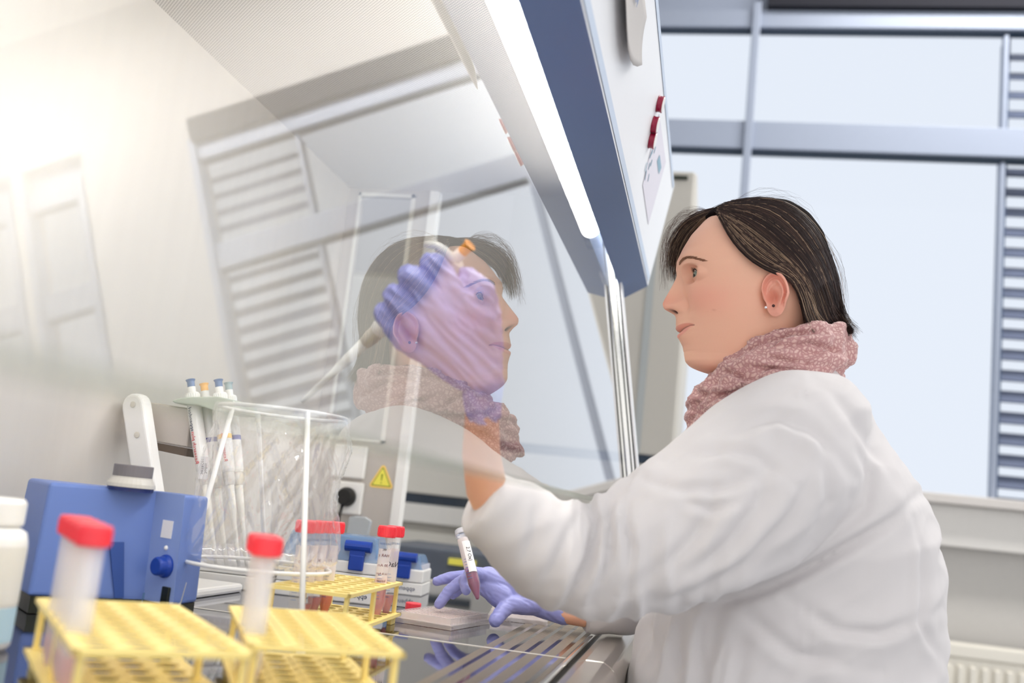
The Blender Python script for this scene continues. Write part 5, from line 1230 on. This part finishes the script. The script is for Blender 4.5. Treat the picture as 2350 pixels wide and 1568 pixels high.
# soft thickness
th=ins.astype(float)
for _ in range(10):
    t2=th.copy(); t2[1:-1]=(th[:-2]+th[1:-1]*2+th[2:])/4; t2=(np.roll(t2,1,1)+2*t2+np.roll(t2,-1,1))/4; th=t2
Q=Q+dn*(-0.003+0.0075*np.clip((th-0.35)*2,0,1))[...,None]
keep=th>0.36
ff=[(i*nc2+k,i*nc2+(k+1)%nc2,(i+1)*nc2+(k+1)%nc2,(i+1)*nc2+k) for i in range(nr2-1) for k in range(nc2) if keep[i,k] and keep[i+1,k] and keep[i,(k+1)%nc2] and keep[i+1,(k+1)%nc2]]
Qv=Q.reshape(-1,3).tolist(); tp_=len(Qv); Qv.append((float(X[-1].mean()),YM,ztop+0.009)); ff+=[((nr2-1)*nc2+k,(nr2-1)*nc2+(k+1)%nc2,tp_) for k in range(nc2)]
Qv=hrot(np.array(Qv)); hcv=np.tile(np.array(lin((30,20,19))),(len(Qv),1))
hm=mat('hair_base',(22,15,15),0.9,spec=0.05)
hair=mesh_obj('hair',Qv,ff,hm,person,cols=hcv)
# guides: pixel paths on the near side; depth comes from the head's hair envelope
Rx=(V(1928,650,y=YM)[0]-V(1545,650,y=YM)[0])/2*0.93; Ry=0.088; Rz=0.118
ECn=np.array([V(1735,640,y=YM)[0],YM,V(1735,600,y=YM)[2]-0.0])
def env(px,py,k=1.0,side=-1):
    """first hit of the view ray with the hair envelope (a squashed ball), else the nearest pass"""
    w=R_(px,py); o=np.array([0,0,ZC]); A=np.array([Rx*1.06*k,Ry*k,(Rz if py<600 else 0.21)*k]); o_=(o-ECn)/A; w2=w/A
    a=w2@w2; b=2*o_@w2; c_=o_@o_-1; D=b*b-4*a*c_
    if D<0: t=-b/(2*a)
    else: t=(-b+side*math.sqrt(D))/(2*a)
    return o+w*t
near=[ # from the face edge upwards; each ends at the nape
 [(1655,497),(1668,528),(1690,562),(1722,596),(1762,622),(1800,628),(1828,650),(1842,690),(1848,735),(1862,775)],
 [(1652,490),(1676,512),(1712,548),(1756,586),(1802,612),(1838,640),(1858,690),(1866,740),(1884,782)],
 [(1650,484),(1688,498),(1734,530),(1784,572),(1830,612),(1862,655),(1880,705),(1888,748),(1912,790)],
 [(1655,478),(1702,482),(1756,508),(1808,552),(1852,602),(1884,655),(1898,708),(1904,748),(1934,778)],
 [(1665,472),(1718,467),(1778,482),(1830,525),(1872,582),(1904,645),(1915,705),(1918,745),(1946,770)],
 [(1690,466),(1745,456),(1808,466),(1860,508),(1896,568),(1921,640),(1927,700),(1925,745),(1940,776)],
]
far=[
 [(1650,484),(1615,494),(1582,515),(1556,552),(1542,592),(1538,630),(1543,662)],
 [(1652,488),(1616,508),(1590,536),(1570,572),(1559,608),(1556,645)],
 [(1648,488),(1608,503),(1574,532),(1556,568),(1546,606),(1545,640),(1549,668)],
 [(1655,478),(1612,484),(1572,502),(1543,538),(1530,580),(1526,622),(1531,655)],
]
def rs_poly(P,n):
    P=np.array(P,float); seg=np.r_[0,np.cumsum(np.linalg.norm(np.diff(P,axis=0),axis=1))]; t=np.linspace(0,seg[-1],n); 
    Q=np.stack([np.interp(t,seg,P[:,i]) for i in range(P.shape[1])],-1)
    for _ in range(2): Q[1:-1]=(Q[:-2]+2*Q[1:-1]+Q[2:])/4
    return Q
NP=18
NG=[rs_poly(g,NP) for g in near]
verts=[];faces=[];cols=[]
rs=random.Random(21)
dark=np.array(lin((44,30,30))); mid=np.array(lin((84,62,54))); light=np.array(lin((176,148,122)))
def add_strand(P,r,colr,tip=0.25):
    global verts,faces,cols
    n0=len(verts); k=3; prev=None
    for i,p in enumerate(P):
        t=P[min(i+1,len(P)-1)]-P[max(i-1,0)]; t=t/(np.linalg.norm(t)+1e-9)
        if prev is None: u=np.cross(t,[0.2,1.0,0.1]); u/=np.linalg.norm(u)
        else: u=prev-t*(prev@t); u/=np.linalg.norm(u)+1e-9
        w=np.cross(t,u); prev=u; f_=i/(len(P)-1); rr3=r*(1.0 if f_<0.7 else 1-(1-tip)*(f_-0.7)/0.3)
        for j in range(k):
            a=2*math.pi*j/k; verts.append(p+rr3*(math.cos(a)*u+math.sin(a)*w)); cols.append(colr)
    for i in range(len(P)-1):
        for j in range(k): faces.append((n0+i*k+j,n0+i*k+(j+1)%k,n0+(i+1)*k+(j+1)%k,n0+(i+1)*k+j))
def interp_g(G_,s):
    i=min(int(s),len(G_)-2); t=s-i; return G_[i]*(1-t)+G_[i+1]*t
NST=6500
for q in range(NST):
    s=rs.random()**0.95*(len(NG)-1); g=interp_g(NG,s).copy()
    lay=rs.uniform(0.955,1.02)
    st=rs.random(); a0=int(rs.uniform(0,0.35)*NP) if st<0.45 else 0; a1=NP if rs.random()<0.8 else int(rs.uniform(0.7,0.95)*NP)
    ph1=rs.uniform(0,6.28); amp=rs.uniform(0,5.0); off=rs.gauss(0,3.0); 
    clump=math.sin(s*9.0)*3
    g[:,0]+=off+amp*np.sin(np.linspace(0,5,NP)+ph1)*np.linspace(0.2,1,NP); g[:,1]+=rs.gauss(0,3)+amp*0.6*np.cos(np.linspace(0,4,NP)+ph1)*np.linspace(0.1,1,NP)
    if rs.random()<0.12: g[-5:,0]+=np.linspace(0,rs.uniform(-10,22),5); g[-5:,1]+=np.linspace(0,rs.uniform(-14,12),5)
    P=np.array([env(x,y,lay) for x,y in g[a0:a1]])
    hl=math.exp(-((s-1.15)/0.75)**2)*0.9+0.10
    band=0.5+0.5*mnoise.noise(Vector((s*4.5,ph1*0.05,1.0)))*2
    cc=dark*(1-0)+0; r_=rs.random()
    if r_<hl*0.62*max(0.15,min(1,band+0.2)): cc=mid*0.3+light*rs.uniform(0.4,0.95)
    elif r_<0.8: cc=dark*rs.uniform(0.6,1.2)
    else: cc=mid*rs.uniform(0.6,1.0)
    if rs.random()<0.5 and a1==NP:
        for k_ in range(1,6): P[-k_,1]-=0.034*((6-k_)/5)**1.3
    if len(P)>3: add_strand(P,rs.uniform(0.00022,0.00042),cc)
# far side curtain and crown on the far side
FG=[rs_poly(g,14) for g in far]
for q in range(620):
    s=rs.random()*(len(FG)-1); g=interp_g(FG,s).copy(); ph1=rs.uniform(0,6.28); am=rs.uniform(0,5)
    g[:,0]+=rs.gauss(0,4)*np.linspace(0.4,1.3,14)+am*np.sin(np.linspace(0,4,14)+ph1)*np.linspace(0,1,14); g[:,1]+=rs.gauss(0,3)
    u=np.linspace(0,1,14); yd=rs.uniform(0.030,0.062); Yv=YM-0.02+ (0.02+yd)*np.clip(u*1.8,0,1)
    L_=rs.uniform(0.7,1.0); n1=max(6,int(14*L_))
    P=np.array([V(x,y,y=yy) for (x,y),yy in zip(g[:n1],Yv[:n1])])
    r_=rs.random(); cc= mid*rs.uniform(0.7,1.1) if r_<0.45 else (light*rs.uniform(0.4,0.8) if r_<0.65 else dark*rs.uniform(0.8,1.4))
    add_strand(P,rs.uniform(0.00016,0.00032),cc)
FR=[rs_poly(g,14) for g in ([(1705,462),(1655,473),(1622,493),(1598,520),(1574,550),(1560,588)],[(1690,468),(1645,486),(1620,506),(1594,532),(1570,566)],[(1672,476),(1650,490),(1630,506),(1604,528),(1578,560)])]
for q in range(420):
    s=rs.random()*(len(FR)-1); g=interp_g(FR,s).copy(); g[:,0]+=rs.gauss(0,4); g[:,1]+=rs.gauss(0,2.5)
    n1=rs.randint(8,14); u=np.linspace(0,1,14); P=np.array([V(x,y,y=YM-0.055+0.085*uu_) for (x,y),uu_ in zip(g[:n1],u[:n1])])
    r_=rs.random(); add_strand(P,rs.uniform(0.0002,0.0004),mid*rs.uniform(0.6,1.0) if r_<0.5 else (light*rs.uniform(0.4,0.7) if r_<0.65 else dark))
# far half of the head (seen in the sash reflection): mirrored near strands
NF=len(verts)
for q in range(1700):
    s=rs.random()*(len(NG)-1); g=interp_g(NG,s).copy(); g[:,0]+=rs.gauss(0,4); g[:,1]+=rs.gauss(0,4)
    P=np.array([env(x,y,rs.uniform(0.96,1.0)) for x,y in g]); P[:,1]=2*YM-P[:,1]
    cc=dark*rs.uniform(0.7,1.3) if rs.random()<0.7 else mid*rs.uniform(0.7,1.2)
    add_strand(P,rs.uniform(0.0003,0.0005),cc)
# flyaway hairs round the crown
for q in range(150):
    s=rs.uniform(2.5,5.0); g=interp_g(NG,s).copy(); i0=rs.randint(0,8); L_=rs.randint(5,9); g=g[i0:i0+L_]
    nrm=g-np.array([1740,620]); nrm/=np.linalg.norm(nrm,axis=1,keepdims=True); lift=rs.uniform(6,34)
    g=g+nrm*(lift*np.sin(np.linspace(0,rs.uniform(1.6,3.0),len(g))))[:,None]+nrm*4
    P=np.array([V(x,y,y=YM-0.03+rs.uniform(-0.02,0.02)*0+0.01*k_/len(g)) for k_,(x,y) in enumerate(g)])
    if len(P)>3: add_strand(P,0.00009,mid,0.4)
for q in range(60):
    g=np.array([(1640,492),(1600,480+rs.uniform(-14,20)),(1560,490+rs.uniform(-16,30)),(1532+rs.uniform(-14,14),530+rs.uniform(-20,20)),(1522+rs.uniform(-14,14),590+rs.uniform(-20,20)),(1520+rs.uniform(-10,16),640+rs.uniform(-20,30))])
    g=rs_poly(g,14); P=np.array([V(x,y,y=YM+0.03) for x,y in g]); add_strand(P,0.0001,mid*1.2,0.4)
so=mesh_obj('hair_strands',np.array(verts),faces,M['hair'],person,smooth=True,cols=np.array(cols))
# -------- pipette held in the right hand
PT=V(1079,562,y=0.880); PB=V(694,922,y=0.965)
hp=pipette('pipette with an orange button held in the raised gloved hand',PT,PB,M['orange_btn'],None,None,rect=False)
hp['group']='' 
del hp['group']
ax=(PB-PT); ax/=np.linalg.norm(ax)
mm=MB(); hk=[V(1042,600,y=0.872),V(1020,575,y=0.868),V(998,562,y=0.866),V(975,560,y=0.866)]; mm.tube(hk,[0.0042,0.0040,0.0036,0.0028],12); mm.build('finger_hook',M['plastic_white'],hp,smooth=True)
mm=MB(); mm.lathe([(0.0102,0.020),(0.0106,0.023),(0.0106,0.040),(0.0090,0.044)],28,PT,ax); mm.build('dial_housing',M['cream'],hp,smooth=False,bevel=0.0006)
# -------- stool
st=thing('lab_stool','white round laboratory stool carrying the seated woman','stool',(0.12,1.315,0))
zs_=Zr(-0.46)
MB().lathe([(0.02,zs_-0.05),(0.17,zs_-0.045),(0.19,zs_-0.025),(0.185,zs_-0.004),(0.10,zs_-0.002)],40,(0.12,1.315,0)).build('seat',M['plastic_grey'],st,smooth=True)
MB().tube([(0.12,1.315,0.06),(0.12,1.315,zs_-0.05)],0.025,20).build('post',M['chrome'],st,smooth=True)
for k in range(5):
    a=2*math.pi*k/5; MB().tube([(0.12,1.315,0.07),(0.12+0.27*math.cos(a),1.315+0.27*math.sin(a),0.03)],[0.02,0.014],10).build('leg',M['dark_metal'],st,smooth=True)
    MB().sphere((0.12+0.27*math.cos(a),1.315+0.27*math.sin(a),0.021),0.02,8,12).build('castor',M['black'],st,smooth=True)
